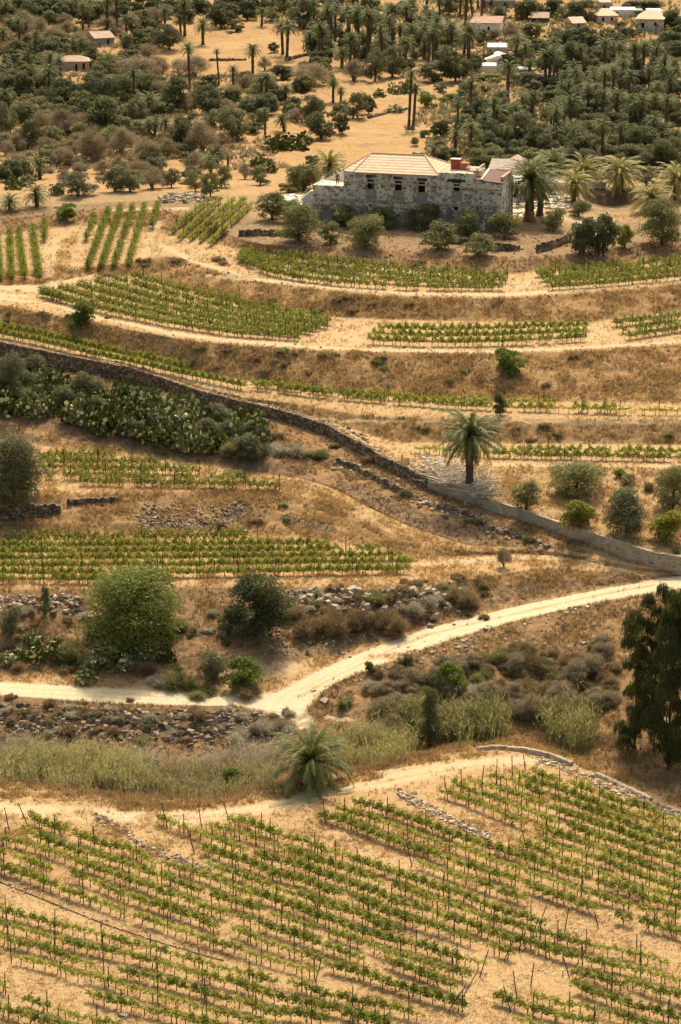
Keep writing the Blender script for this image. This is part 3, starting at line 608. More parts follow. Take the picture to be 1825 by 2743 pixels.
def shrub(px, py, w, h, k, lod=None, label=None, mat=None, base=None):
    w, h = (w * 1.18, h * 1.12) if k == 'A' else (w, h); b = G(px, py) if base is None else base; s = PPM(b); W_, H_ = w / s, h / s * 1.0; m, form, look, cat = KIND[k]; m = mat or m
    if lod is None: lod = 0 if max(w, h) < 62 else 1 if max(w, h) < 120 else 2 if max(w, h) < 200 or k == 'E' else 3
    o = empty(NAME[k], b, label or look, cat, GRP[k], trng.uniform(0, 6.28), (W_ * 1.04, W_ * 1.04, H_ * 1.02)); later(o, px, py, look, label)
    sd = trng.randint(1, 4)
    if form == 'bare': me, tr = bare(m, sd, min(lod, 1)); put('twigs', me, o); put('trunk', tr, o)
    elif form == 'scrub': put('foliage', scrub(m, sd, 1300 if lod == 0 else 3200, .03 if lod == 0 else .017), o)
    elif form == 'cactus': put('pads', cactus_mesh(sd), o)
    else: me, tr = crown(form, m, sd, lod); put('crown', me, o); put('trunk', tr, o)
    return o
def T(s, sx, ox=0, oy=0, dy=0):
    for ln in s.split(';'):
        q = ln.split()
        if q:
            v = [float(a) for a in q[:4]]; k_ = 1.2 if oy < 300 else 1.0; shrub(ox + v[0] / sx, oy + v[1] / sx + dy, v[2] / sx * k_, v[3] / sx * k_, q[4])
T('30 85 90 80 D;100 70 90 70 D;180 62 90 60 D;260 60 90 60 D;340 70 90 65 D;400 65 80 60 D;480 65 80 60 D;560 60 80 60 D;640 75 80 60 D;700 90 60 50 D;1020 130 110 100 D;1090 145 70 50 D;1140 90 80 80 D;1100 60 100 70 D;930 60 80 60 D;800 60 90 60 D;1400 130 130 130 O;1380 120 90 110 D;1480 150 100 80 D;1440 240 70 60 D;1310 60 90 70 O;1260 240 44 40 D;110 165 130 110 G;180 185 90 100 G;50 165 60 70 D;250 215 100 90 G;300 112 70 50 G;490 140 130 60 G;230 104 80 50 O;270 265 110 90 O;350 245 100 80 O;410 285 90 80 O;180 265 120 80 D;80 265 90 70 D;60 312 80 80 D;490 312 80 60 D;585 235 70 70 O;680 210 90 70 O;780 228 120 110 O;730 218 90 70 O;555 368 70 45 D;60 425 110 90 D;120 445 100 100 D;200 435 90 90 D;290 485 130 110 D;400 480 130 120 O;480 472 120 110 O;560 470 120 120 O;640 445 110 90 O;800 512 130 140 D;720 445 100 100 O;950 522 130 120 O;630 352 200 90 G;720 330 110 70 G;900 352 160 90 G;1120 405 110 70 O;820 330 80 60 G;490 625 170 155 D;110 565 120 90 O;30 622 90 140 O;130 682 115 120 O;290 625 160 120 G;190 604 80 90 G;630 565 100 100 O;430 742 140 150 G;560 712 120 120 G;680 742 110 110 G;780 722 90 80 G;840 685 110 130 D;930 705 140 140 G;1070 645 150 140 O;1190 585 90 80 O;1160 612 80 50 D;1300 365 100 60 D;1430 392 170 100 G;1220 322 60 60 G;1270 690 110 70 C;1350 690 120 70 C;1400 660 80 60 C;1480 642 120 110 D;1440 565 130 120 O;1560 565 80 80 O;30 812 90 70 D;100 802 80 60 D;360 902 150 100 O;530 882 120 110 O;600 884 120 100 O;700 872 110 100 G;790 862 80 80 O;900 882 66 84 A;970 907 66 92 A;1020 862 66 82 A;1200 852 76 70 A;600 772 60 40 D;370 795 70 60 O;1190 765 90 55 C;1240 790 80 50 C;1130 825 60 70 G;860 520 70 60 G;1040 520 80 60 G;250 745 70 50 O;470 800 90 60 G;640 815 110 80 G;730 790 80 60 O;60 872 80 60 C;260 895 70 50 C;120 860 80 50 O;1400 880 130 105 A;1440 770 60 50 D;1280 480 90 60 D;1370 560 80 60 G;40 690 60 50 C;200 670 60 40 C', Z1)
T('60 372 110 95 G;160 375 100 130 O;240 355 130 130 O;430 375 150 85 O;530 375 130 130 D;650 205 44 64 D;640 315 40 50 O;730 95 70 60 O;860 84 110 80 D;960 74 110 70 D;1050 95 90 80 O;1130 95 120 90 O;1290 152 50 50 O;1540 138 110 80 D;1420 42 120 40 D;1340 40 90 34 D;790 184 100 80 G;700 194 70 50 O;880 174 80 60 D;900 244 70 60 D;1050 224 120 80 D;1130 222 100 90 D;1040 334 120 130 D;1110 338 90 90 D;860 314 60 50 D;1180 312 50 40 O;930 408 90 50 D;1010 414 100 50 D;1090 414 100 50 D;840 385 120 50 D;640 372 80 26 B;700 372 80 28 B;1500 205 130 60 D;1440 256 90 60 D;1540 270 90 70 D;1330 170 90 40 D;1230 190 80 50 D;60 545 110 110 O;130 525 60 80 D;10 615 60 80 D;400 494 80 64 B;460 422 60 40 O;500 475 90 40 B;245 432 60 50 C;300 428 70 56 C;180 446 60 34 C;250 516 90 30 C;750 505 90 80 O;1050 525 120 120 O;850 655 140 130 O;680 665 130 100 O;780 665 120 90 O;650 545 100 90 D;820 705 80 60 O;1100 705 130 110 O;1180 625 100 90 O;1260 605 130 80 D;1360 585 130 120 O;1400 695 160 110 O;1330 745 140 80 O;1500 785 120 120 D;1410 855 110 80 O;1240 742 100 70 O;1070 695 80 70 O;1420 520 110 90 O;1530 560 100 90 D;1300 520 90 80 D;1380 400 100 70 D;1470 420 90 70 O;1540 450 80 70 D;1200 540 100 80 O;960 705 100 80 O;1050 760 90 70 O;1150 770 100 70 O;1260 790 90 60 O;1550 840 80 90 O;920 640 80 70 O;1440 600 90 80 D;1000 450 70 50 O;1250 480 80 70 D;620 470 70 50 O;1150 600 80 70 O;1320 640 90 70 D;1480 740 110 90 O;1390 780 100 70 D;1540 720 90 80 O', Z1, 912, 0)
T('140 368 152 132 A;40 292 112 102 A;110 300 90 80 A;260 378 82 78 A;310 318 102 82 A;390 392 142 115 A;450 324 92 78 A;600 328 112 98 A;660 404 132 102 A;765 348 97 88 A;810 428 112 82 A;910 358 112 92 A;1095 328 92 82 A;1185 278 82 62 A;1203 422 126 156 D;1276 420 122 158 D;1357 395 62 92 L;1495 384 152 164 A;165 172 100 82 A;100 190 70 40 L', 1.3938, 700, 380)
T('305 148 112 78 B;375 638 136 122 B', 1.7193, 0, 500)
BL = [(1362, 1004, 90, 78, 'B'), (1340, 1112, 40, 64, 'D'), (1546, 1330, 138, 94, 'A'), (1549, 1410, 110, 82, 'L'), (1679, 1428, 126, 130, 'U'), (1804, 1362, 100, 116, 'A'), (1790, 1448, 100, 95, 'L'), (1410, 1367, 72, 78, 'A'), (1680, 1300, 42, 32, 'A'), (1660, 1280, 34, 26, 'B'), (1735, 1312, 44, 50, 'R'), (1820, 1480, 50, 36, 'Y'),
      (40, 1368, 160, 222, 'U'), (360, 1732, 285, 232, 'B', 3, None, 'mid'), (690, 1706, 178, 190, 'D'), (190, 1772, 120, 120, 'Y'), (30, 1700, 80, 90, 'O'), (120, 1650, 34, 90, 'O'), (420, 1722, 110, 100, 'B'), (265, 1700, 90, 90, 'R'), (480, 1690, 60, 80, 'R'), (610, 1700, 60, 80, 'O'), (380, 1800, 80, 66, 'R'), (490, 1838, 110, 100, 'Y'), (570, 1820, 90, 90, 'O'), (650, 1846, 110, 92, 'B'), (670, 1860, 100, 60, 'R'), (545, 1862, 100, 46, 'Y'), (430, 1830, 80, 46, 'S'), (250, 1812, 60, 40, 'Y'), (40, 1790, 70, 50, 'R'),
      (1700, 2012, 120, 400, 'E'), (1790, 2066, 150, 500, 'E'), (1752, 1990, 110, 450, 'E'), (1830, 2040, 140, 440, 'E'), (1150, 2000, 96, 180, 'K'), (1205, 1862, 88, 96, 'B'), (1632, 1878, 54, 74, 'Y'), (1088, 1796, 48, 48, 'D'), (992, 1802, 32, 34, 'D'), (930, 1892, 60, 56, 'Y'), (780, 1905, 0, 0, ''),
      (1235, 1618, 105, 96, 'R'), (1350, 1520, 44, 66, 'G'), (1170, 1440, 0, 0, ''), (1270, 1402, 54, 42, 'Y'), (1420, 1452, 44, 42, 'Y'), (1090, 1330, 46, 50, 'Y'), (850, 1232, 80, 60, 'Y'), (770, 1214, 100, 62, 'S'), (990, 1240, 60, 46, 'R'), (900, 1200, 40, 30, 'Y'), (745, 1172, 50, 34, 'R'),
      (830, 1700, 110, 90, 'R'), (900, 1690, 110, 110, 'R'), (970, 1680, 100, 100, 'R'), (1050, 1690, 110, 120, 'R'), (1100, 1650, 80, 80, 'S'), (790, 1650, 70, 60, 'R'), (1010, 1610, 70, 50, 'Y'), (955, 1600, 36, 34, 'Y'), (1160, 1620, 70, 60, 'S'),
      (760, 1960, 80, 70, 'S'), (700, 1960, 90, 80, 'S'), (640, 1990, 90, 90, 'S'), (400, 1935, 50, 60, 'S'), (300, 1972, 50, 50, 'R'), (540, 1920, 60, 44, 'R'), (610, 1905, 60, 40, 'S'), (180, 1968, 60, 60, 'R'), (380, 1990, 60, 44, 'Y'), (30, 1868, 40, 26, 'R'), (225, 1888, 26, 18, 'R'), (350, 1878, 30, 22, 'R'), (770, 1920, 50, 54, 'S'), (905, 2050, 60, 60, 'S')]
for b_ in BL:
    if b_[2]: shrub(*b_)
rr = random.Random(21)
gr = random.Random(77)
for (x0, x1, y0, y1), n in (((830, 1250, 60, 185), 26), ((1500, 1825, 200, 345), 24), ((1250, 1825, 330, 460), 12), ((1250, 1500, 150, 220), 6), ((0, 420, 30, 300), 12), ((1100, 1400, 20, 70), 8), ((780, 1000, 20, 60), 8)):
    for i in range(n):
        bx, by, r_ = gr.uniform(x0, x1), gr.uniform(y0, y1), gr.uniform(18, 25)
        if abs(bx - 1330) < 62 and 150 < by < 300: continue
        palm(bx + gr.uniform(-7, 7), by - gr.uniform(40, 96), bx, by, r_, rng=gr)
for a, n, ks in (((0, 190, 440, 330), 120, 'OODGDO'), ((0, 60, 420, 190), 84, 'GGOGDO'), ((0, 8, 760, 60), 60, 'DDOD'), ((330, 230, 720, 330), 64, 'OGGDOA'), ((120, 330, 620, 500), 90, 'GOGOSG'), ((0, 330, 330, 440), 40, 'GOGV'), ((1110, 340, 1825, 470), 110, 'OODOAD'), ((1230, 210, 1825, 340), 110, 'OODDAO'), ((1250, 90, 1825, 210), 70, 'DODOG'), ((820, 60, 1255, 190), 60, 'DODO'), ((640, 10, 1250, 60), 26, 'DO'), ((700, 200, 930, 330), 14, 'OODC'), ((0, 440, 130, 500), 8, 'CDO')):
    for i in range(n):
        px, py = rr.uniform(a[0], a[2]), rr.uniform(a[1], a[3]); w = rr.uniform(26, 66)
        if any(abs(px - hx) < 54 and hy - 6 < py < hy + 56 for hx, hy in ((200, 192), (282, 124), (1300, 92), (1332, 190), (1450, 60), (1552, 76), (1630, 64), (1740, 86), (1412, 200))): continue
        shrub(px, py, w, w * rr.uniform(.6, .95), rr.choice(ks).replace('O', rr.choice('OUUVV')))
for i in range(210):      # scrub over the gully slope below the rising track
    t = rr.random(); px = 1000 + 640 * t; py = 1810 - 90 * t + (rr.random() ** .8) * 190 - 10
    if 1640 < px and py > 1900: continue
    w = rr.uniform(36, 92); shrub(px, py, w, w * rr.uniform(.55, .9), rr.choice('RRRGGSYR' if py < 1900 else 'RRGSG'))
for i in range(26):      # prickly pears and bushes of the long hedge below the wall
    t = (i + .5) / 26; px = -10 + 720 * t; top = np.interp(px, [0, 200, 400, 600, 720], [958, 1008, 1052, 1108, 1150]); bot = np.interp(px, [0, 120, 300, 500, 640, 720], [1100, 1110, 1160, 1200, 1220, 1232])
    for j in range(4):
        py = bot - (bot - top - 26) * j / 3.6 + rr.uniform(-8, 8); w = rr.uniform(58, 86)
        shrub(px + rr.uniform(-16, 16), py, w, w * rr.uniform(.8, 1.05), 'C' if rr.random() < (.35 if px < 90 and j else .86) else rr.choice('OYO'))
for i in range(60):      # shrubs on the stony bank below the pale track
    px = rr.uniform(-10, 790); py = np.interp(px, [0, 300, 500, 650, 780], [1885, 1900, 1905, 1905, 1930]) + abs(rr.gauss(0, 1)) * 50; w = rr.uniform(22, 56); shrub(px, py, w, w * rr.uniform(.5, .85), rr.choice('SRSRSY'))
for i in range(34):      # green and brown plants breaking up the reeds
    px = rr.uniform(-10, 760); py = 2125 - abs(rr.gauss(0, 1)) * 42 - (20 if px > 640 or px < 120 else 0); w = rr.uniform(30, 74); shrub(px, py, w, w * rr.uniform(.5, 1.0), rr.choice('YRSSYRBV'))
for i in range(60):      # low plants among rocks of the road bank
    px = rr.uniform(680, 1300); py = rr.uniform(1600, 1720) - (px - 680) * .10; w = rr.uniform(26, 60); shrub(px, py, w, w * rr.uniform(.5, .8), rr.choice('RRRSRY'))
for i in range(40):
    px = rr.uniform(0, 660); py = rr.uniform(1640, 1800); w = rr.uniform(26, 60); shrub(px, py, w, w * rr.uniform(.5, .8), rr.choice('RRYRSY'))
for px, py, w, h in ((30, 1085, 110, 150), (70, 1020, 100, 70), (160, 1030, 60, 60), (235, 1080, 90, 90), (330, 1130, 60, 60)): shrub(px, py, w, h, 'O' if w > 80 else 'Y')
for px, py in ((90, 1730), (60, 1765), (100, 1770), (150, 1760), (250, 1790), (300, 1775), (340, 1790), (270, 1760), (400, 1762), (310, 1740), (450, 1770), (230, 1830), (20, 1775)): shrub(px, py, rr.uniform(50, 74), rr.uniform(40, 60), 'C')
for i in range(70):      # dry shrubs on the grassy banks between the terraces
    a = rr.choice(((700, 700, 1800, 745), (560, 800, 1100, 850), (1100, 955, 1820, 1050), (420, 930, 1060, 1010), (1000, 1140, 1820, 1180), (380, 690, 640, 720), (180, 1350, 900, 1425), (0, 835, 300, 860)))
    px, py = rr.uniform(a[0], a[2]), rr.uniform(a[1], a[3]); w = rr.uniform(22, 46); shrub(px, py, w, w * .6, rr.choice('RRRRY'))

# ------------------------------------------------------------------ vines
def vine_geo(seed, style):
    rng = np.random.default_rng(seed); n, zlo, zhi, sx, sy, lf, cl = {'dense': (300, .44, 1.16, .76, .20, .150, -.05), 'mid': (240, .46, 1.06, .74, .17, .142, .10), 'sparse': (130, .48, 1.0, .72, .15, .135, .30), 'tall': (230, .42, 1.65, .48, .24, .16, 0)}[style]
    x = rng.uniform(-sx, sx, n); lump = .5 + .5 * np.sin(x * 7 + rng.uniform(0, 6)); y = rng.normal(0, sy, n); z = zlo + (zhi - zlo) * (.35 + .65 * lump) * rng.uniform(0, 1, n) ** .75
    dr = rng.uniform(0, 1, n) < .10; z = np.where(dr, z + .2 * rng.uniform(0, 1, n), z)
    c = np.stack([x, y, z], -1); nr = rng.normal(size=(n, 3)) + np.array([0, 0, .9]) + np.stack([0 * x, y * 3, 0 * x], -1)
    V, F = leaf_quads(c, nr, lf * rng.uniform(.7, 1.3, n), 1.15, rng); t = np.clip(rng.uniform(.05, .8, n) * (.55 if style == 'tall' else 1) + cl, 0, 1)
    mb = MB(); j = rng.uniform(-.07, .07, 4); hz = .66 if style != 'tall' else .9
    mb.tube([(j[0] * .3, 0, -.08), (j[0], j[1], hz * .5), (j[2], 0, hz)], [.045, .036, .03], 5)
    mb.tube([(j[2] - sx * .85, 0, hz + .02), (j[2], 0, hz), (j[2] + sx * .85, 0, hz + .03)], [.016, .024, .016], 4)
    return V, F, t, mb
VIN = {s: [vine_geo(i * 7 + len(s), s) for i in range(5)] for s in ('dense', 'mid', 'sparse', 'tall')}
VME = {s: [(mesh_np('foliage', V, [F], M['vine'], t), mb.mesh('trunk', M['bark'])) for V, F, t, mb in L] for s, L in VIN.items()}
vr = random.Random(3); VINES = []; POSTS = []
def vrow(pts, block, dy=0.0, sp=1.12, style=None, sc=1.0, post=4, gap=.05, dens=None):
    pts = np.asarray(pts, float); W3 = [G(x, y + dy) for x, y in pts]; acc = 0.0; nxt = 0.25; cnt = 0; ph = vr.uniform(0, 50); row = []
    for a, b in zip(W3[:-1], W3[1:]):
        L = float(np.linalg.norm((b - a)[:2])); ang = math.atan2(b[1] - a[1], b[0] - a[0])
        while nxt < L:
            t = nxt / L; p = a * (1 - t) + b * t; x, y, _ = project(p); q = G(float(x), float(y))
            if abs(q[2] - p[2]) < .8: p = q
            d = float(fbm(np.array([ph + (acc + nxt) * .12]), np.array([ph * 1.7]), 3, 3)[0]) + vr.uniform(-.16, .16)
            st = style or ('dense' if d > .58 else 'mid' if d > .40 else 'sparse')
            if vr.random() > gap: row.append((p, ang + vr.uniform(-.08, .08), st, float(x), float(y), sc * vr.uniform(.88, 1.12), block))
            if cnt % post == post // 2: POSTS.append((p + np.array([math.cos(ang) * .4, math.sin(ang) * .4, 0]), vr.uniform(1.6, 1.9) * (1.1 if style == 'tall' else 1), vr.uniform(-.03, .03), vr.uniform(-.03, .03), float(x), float(y), block, 0))
            cnt += 1; nxt += sp * vr.uniform(.9, 1.1)
        acc += L; nxt -= L
    VINES.append(row)
FG = """A 90 2183 122 2201 171 2216 229 2238 286 2258 343 2267 408 2303
A 43 2209 94 2228 143 2248 212 2273 261 2283 327 2303 388 2326 437 2346
A 449 2344 490 2364 543 2381 604 2405 661 2418 735 2446 812 2467 878 2487 947 2507 975 2524
A 445 2307 490 2320 539 2336 592 2356 641 2378 714 2397 775 2418 845 2446 886 2458 935 2479 1008 2499 1069 2515 1131 2528
A -60 2222 0 2238 33 2244 90 2258 155 2279 224 2307 269 2322 327 2344 380 2360 441 2385 490 2397 547 2422 612 2442 682 2462 739 2483 829 2511 886 2532 959 2556
A -60 2256 0 2273 53 2291 94 2305 143 2332 204 2340 265 2360 318 2385 380 2405 450 2428 527 2454 571 2471 640 2487 690 2511 763 2536 824 2552 869 2569
A -60 2298 0 2313 69 2336 122 2356 184 2381 241 2401 286 2418 347 2442 400 2458 469 2483 514 2499 571 2516 640 2536 682 2552 755 2573 812 2589 853 2601
B -60 2412 0 2430 45 2442 94 2454 155 2471 216 2487 282 2501 347 2522 420 2536 461 2548 510 2564 584 2585 661 2605 735 2622 829 2638 861 2654 927 2667 1000 2687 1069 2699 1151 2720
B -60 2452 0 2467 61 2483 122 2499 204 2524 278 2540 359 2556 424 2573 482 2591 551 2609 640 2630 690 2650 743 2667 837 2683 906 2699 967 2716 1049 2732
B -60 2488 0 2503 49 2520 114 2532 196 2564 265 2581 327 2593 408 2613 490 2634 563 2658 612 2671 673 2687 722 2707 796 2711 861 2724
B -60 2538 0 2550 73 2564 155 2585 196 2605 261 2613 347 2638 429 2662 510 2687 584 2707 640 2720 700 2738 760 2752
B 245 2658 294 2675 367 2691 449 2711 531 2732 600 2750
B -60 2615 8 2634 41 2662 98 2679 171 2703 224 2724 286 2736 340 2752
B -60 2682 0 2699 57 2711 102 2728 163 2740 220 2756
C 433 2185 469 2203 514 2218 547 2230 592 2246 673 2275 722 2295 812 2315 865 2336 927 2356 1008 2385 1061 2409 1131 2430 1180 2446 1246 2466 1307 2491 1356 2507 1409 2516 1450 2532 1503 2548 1552 2560 1634 2577 1695 2589 1756 2605 1825 2622 1890 2640
C 563 2205 592 2213 640 2223 690 2238 747 2262 788 2275 853 2299 910 2315 988 2344 1045 2364 1090 2377 1143 2401 1188 2409 1238 2430 1299 2450 1348 2462 1389 2475 1438 2491
C 1479 2499 1524 2511 1565 2520 1626 2536 1695 2548 1756 2564 1797 2581 1870 2600
C 555 2267 612 2288 669 2305 731 2332 816 2352 861 2373 886 2381 967 2405 1012 2426 1082 2454 1131 2467 1184 2483 1240 2503 1287 2524 1336 2536 1373 2548
C 559 2307 604 2324 641 2336 682 2352 735 2369 763 2381 837 2401 865 2418 939 2438 976 2450 1012 2470 1061 2487
B 1140 2532 1185 2548 1226 2560 1267 2569 1310 2581
C 624 2191 661 2195 702 2211 751 2230
C 775 2236 829 2252 878 2275 918 2283 988 2307 1049 2328 1110 2348 1171 2373 1229 2385 1299 2418 1348 2434 1405 2446 1446 2462
B 996 2528 1049 2548 1118 2564 1184 2587 1246 2605
B 1045 2569 1110 2593 1171 2618 1212 2634
B 886 2581 959 2597 1029 2622 1090 2642 1151 2662 1200 2675 1232 2685
B 939 2716 1008 2732 1060 2750
D 869 2177 927 2193 988 2218 1029 2234 1090 2258 1151 2275 1185 2290 1246 2312 1307 2329 1356 2341 1405 2361 1446 2376 1491 2393 1532 2405 1593 2426
D 1662 2450 1716 2462 1777 2479 1850 2500
D 1127 2303 1171 2320 1226 2341 1267 2352 1320 2373 1369 2389 1413 2405
D 914 2158 959 2171 1008 2189 1057 2209 1110 2226 1171 2250 1238 2266 1295 2288 1348 2308 1405 2325 1471 2349 1532 2370 1593 2391 1675 2413 1728 2430 1777 2442 1850 2465
D 959 2144 1008 2154 1082 2177 1143 2201 1185 2217 1234 2235 1307 2259 1365 2276 1409 2292 1471 2312 1532 2337 1614 2358 1675 2372 1736 2401 1797 2413 1870 2440
E 1397 2251 1446 2272 1495 2292 1552 2312 1601 2329 1654 2353 1716 2374 1777 2386 1850 2405
E 1442 2239 1503 2268 1536 2272 1585 2288 1626 2300 1675 2325 1736 2349 1797 2366 1860 2388
E 1185 2112 1226 2125 1287 2149 1348 2174 1397 2194 1450 2210 1503 2231 1565 2251 1634 2280 1695 2300 1756 2325 1814 2341 1880 2365
E 1226 2096 1267 2112 1328 2133 1381 2153 1430 2170 1471 2190 1532 2206 1601 2235 1658 2251 1716 2272 1777 2292 1825 2312 1880 2332
E 1267 2088 1320 2100 1369 2116 1430 2141 1491 2161 1540 2178 1593 2198 1654 2219 1716 2239 1777 2263 1825 2276 1880 2298
E 1324 2072 1373 2084 1414 2104 1471 2125 1532 2145 1593 2165 1634 2182 1675 2198 1728 2219 1777 2235 1825 2251 1880 2272
E 1389 2068 1438 2088 1495 2104 1552 2129 1609 2149 1675 2170 1736 2190 1777 2206 1825 2223 1880 2245
E 1438 2061 1495 2082 1552 2100 1593 2116 1642 2133 1691 2149 1736 2157 1773 2182 1825 2194 1880 2215
F 1544 2601 1614 2618 1667 2634
F 1687 2622 1748 2646 1825 2666 1880 2680
F 1552 2638 1614 2662 1667 2679 1716 2695 1777 2711 1840 2728
F 1430 2662 1491 2679 1540 2691 1593 2697 1634 2707 1695 2728 1750 2742
F 1340 2666 1389 2683 1438 2699 1491 2711 1552 2724 1610 2738
F 1389 2730 1430 2738 1490 2755"""
for ln in FG.splitlines():
    q = ln.split(); vrow(np.array(q[1:], float).reshape(-1, 2), q[0], 24)
NFG = len(VINES)
def between(front, back, n, block, s0=0, s1=1, **kw):
    f = pl(front); b = pl(back)
    def rs(p, m=9):
        d = np.concatenate([[0], np.cumsum(np.hypot(*np.diff(p, axis=0).T))]); t = np.linspace(0, d[-1], m); return np.stack([np.interp(t, d, p[:, 0]), np.interp(t, d, p[:, 1])], -1)
    f, b = rs(f), rs(b)
    for i in range(n): t = i / max(1, n - 1); vrow(f * (1 - t) + b * t, block, **kw)
between('112 794 262 837 465 878 628 901 800 912', '355 748 523 797 698 838 888 872', 6, 'M', style='tall', sp=1.0, sc=.92)
vrow(pl('110 795 165 812'), 'M', style='tall')
between('996 922 1159 929 1396 925 1562 914', '1023 890 1200 896 1561 884', 3, 'N', style='dense', sc=1.15)
between('1683 911 1825 889 1900 875', '1647 876 1825 856 1900 846', 3, 'N', style='tall', sc=.85, sp=1.0)
between('640 704 743 746 915 767 1102 778 1350 778', '650 686 760 698 880 712 1130 738 1352 750', 4, 'T', style='tall', sp=1.0, sc=.9)
between('1475 777 1632 767 1825 749 1900 740', '1438 742 1561 734 1825 708 1900 700', 4, 'U', style='tall', sp=1.0, sc=.9)
for s in ('26 634 32 758', '50 630 67 756', '87 622 106 754', '119 606 120 650', '-8 640 2 758', '252 590 230 654', '291 574 234 728', '323 570 270 728', '356 566 305 724', '387 566 343 722', '424 560 406 616'): vrow(pl(s), 'V', style='tall', sp=1.25, sc=.92, post=4)
for s in ('561 545 460 628', '592 544 480 648', '625 548 507 650', '657 543 535 654', '675 556 564 661'): vrow(pl(s), 'W', style='mid', sp=1.1, sc=1.0, post=4)
vrow(pl('-60 884 0 903 130 930 260 962 400 992 520 1018 657 1046'), 'X', style='dense', sc=1.12)
vrow(pl('-60 866 0 886 116 908 233 934 349 961 442 981 524 1001'), 'X', style='dense', sc=1.1)
vrow(pl('685 1044 900 1070 1200 1094 1480 1104'), 'X', style='dense', sc=1.1); vrow(pl('690 1036 900 1060 1200 1082 1480 1090'), 'X', style='mid', gap=.2)
vrow(pl('1490 1105 1640 1110 1825 1112 1900 1112'), 'X', style='sparse', gap=.35); vrow(pl('1550 1104 1640 1106'), 'X', style='dense', sc=1.1)
vrow(pl('1120 1214 1250 1222 1340 1226'), 'Q', style='sparse', gap=.2); vrow(pl('1330 1226 1480 1230 1600 1233 1825 1236 1900 1238'), 'Q', style='dense', sc=1.05); vrow(pl('1400 1216 1600 1219 1825 1222 1900 1222'), 'Q', style='dense', gap=.12)
for s, g in (('110 1234 315 1230', .03), ('110 1246 425 1250', .05), ('115 1264 532 1272', .05), ('128 1284 652 1292', .25), ('220 1300 742 1312', .12)): vrow(pl(s), 'I', style='tall', sc=.82, sp=.95, gap=g)
for s in ('20 1458 300 1456 695 1452', '-60 1474 300 1472 885 1468', '-60 1490 400 1488 1000 1484', '-60 1508 400 1506 1060 1500', '-60 1528 500 1525 1090 1516', '-60 1548 500 1546 1100 1536', '-60 1562 300 1564'): vrow(pl(s), 'J', style='tall' if s[0] == '2' else 'dense', sp=.98)
BN = {'A': 'upper left near vineyard', 'B': 'bottom left near vineyard', 'C': 'central near vineyard', 'D': 'rubble strip vineyard', 'E': 'kerbside near vineyard', 'F': 'bottom right near vineyard', 'M': 'terrace left of centre', 'N': 'terrace below the house bank', 'T': 'terrace in front of the house', 'U': 'terrace right below the house', 'V': 'upper left field', 'W': 'small block left of the house', 'X': 'long row above the stone wall', 'Q': 'row behind the lone palm', 'I': 'plot beside the big grey tree', 'J': 'plot above the green trees'}
order = sorted(((v[4], ri, vi) for ri, r in enumerate(VINES) for vi, v in enumerate(r) if ri < NFG and -8 < v[3] < 1833 and v[4] < 2775), reverse=True)
single = {(ri, vi) for _, ri, vi in order[:300]}
rown = {}
for blk in 'ABCDEF':
    rs = [ri for ri in range(NFG) if any((ri, vi) in single for vi in range(len(VINES[ri]))) and VINES[ri][0][6] == blk]
    rs.sort(key=lambda ri: -np.mean([v[4] - .3 * v[3] for v in VINES[ri]]))
    for i, ri in enumerate(rs): rown[ri] = (blk, i + 1)
SV_, SF, ST, SI = [], [], [], []; nb = 0
for ri, row in enumerate(VINES):
    k = 0; inrow = [vi for vi in range(len(row)) if (ri, vi) in single]
    for vi, (p, ang, st, x, y, sc, blk) in enumerate(row):
        j = vr.randint(0, 4)
        if (ri, vi) in single:
            k += 1; b, rn = rown[ri]
            lab = f"{dict(dense='dense', mid='leafy', sparse='thin yellowish', tall='tall')[st]} grapevine, {ordn(k)} from left in {ordn(rn)} row up of the {BN[b]}"
            o = empty('grapevine', p, lab, 'grapevine', 'grapevines of the near vineyard', ang, (1, 1, sc)); f, t = VME[st][j]; put('foliage', f, o); put('trunk', t, o)
        else:
            V, F, t, mb = VIN[st][j]; tv = np.array(mb.v); tf = np.array([f for f in mb.f if len(f) == 4]); c, s = math.cos(ang), math.sin(ang); R = np.array([[c, s, 0], [-s, c, 0], [0, 0, 1]])
            SV_ += [(V * [1, 1, sc]) @ R + p, (tv * [1, 1, sc]) @ R + p]; SF += [F + nb, tf + nb + len(V)]; nb += len(V) + len(tv); ST += [np.clip(t + vr.uniform(-.15, .15), 0, 1), np.zeros(len(tf))]; SI += [np.zeros(len(F)), np.ones(len(tf))]
me = mesh_np('grapevine_rows', np.concatenate(SV_), SF, [M['vine'], M['bark']], np.concatenate(ST), np.concatenate(SI))
tag(put('grapevine_rows', me), 'green grapevine rows on all the terraces beyond the nearest vines', 'vineyard', kind='stuff')
# posts
def fgp(s, sx, ox, oy):
    for ln in s.split(';'):
        v = [float(a) for a in ln.split()]; bx, by, tx, ty = ox + v[0] / sx, oy + v[1] / sx, ox + v[2] / sx, oy + v[3] / sx
        b = G(bx, by); s_ = PPM(b); h = min(2.3, (by - ty) / s_ / .91 + .0); POSTS.append((b, h, (tx - bx) / s_ / h, vr.uniform(-.05, .05), bx, by, 'Z', 1))
fgp('65 225 35 55;185 180 120 12;1100 190 1063 22;1325 195 1302 5;1515 175 1465 0;1278 360 1232 185', 2.45, 0, 2140)
fgp('665 165 650 0;793 115 790 -10;1235 445 1195 275;600 1200 640 1065;1475 1395 1560 1250;110 360 105 240;210 310 210 190;305 260 305 130;640 400 640 290;735 400 730 272', 2.45, 600, 2140)
fgp('40 390 10 220;130 330 120 172;255 300 272 150;353 270 358 112;460 215 455 88;545 180 530 75;560 720 520 572;875 310 880 220', 2.45, 1185, 1990)
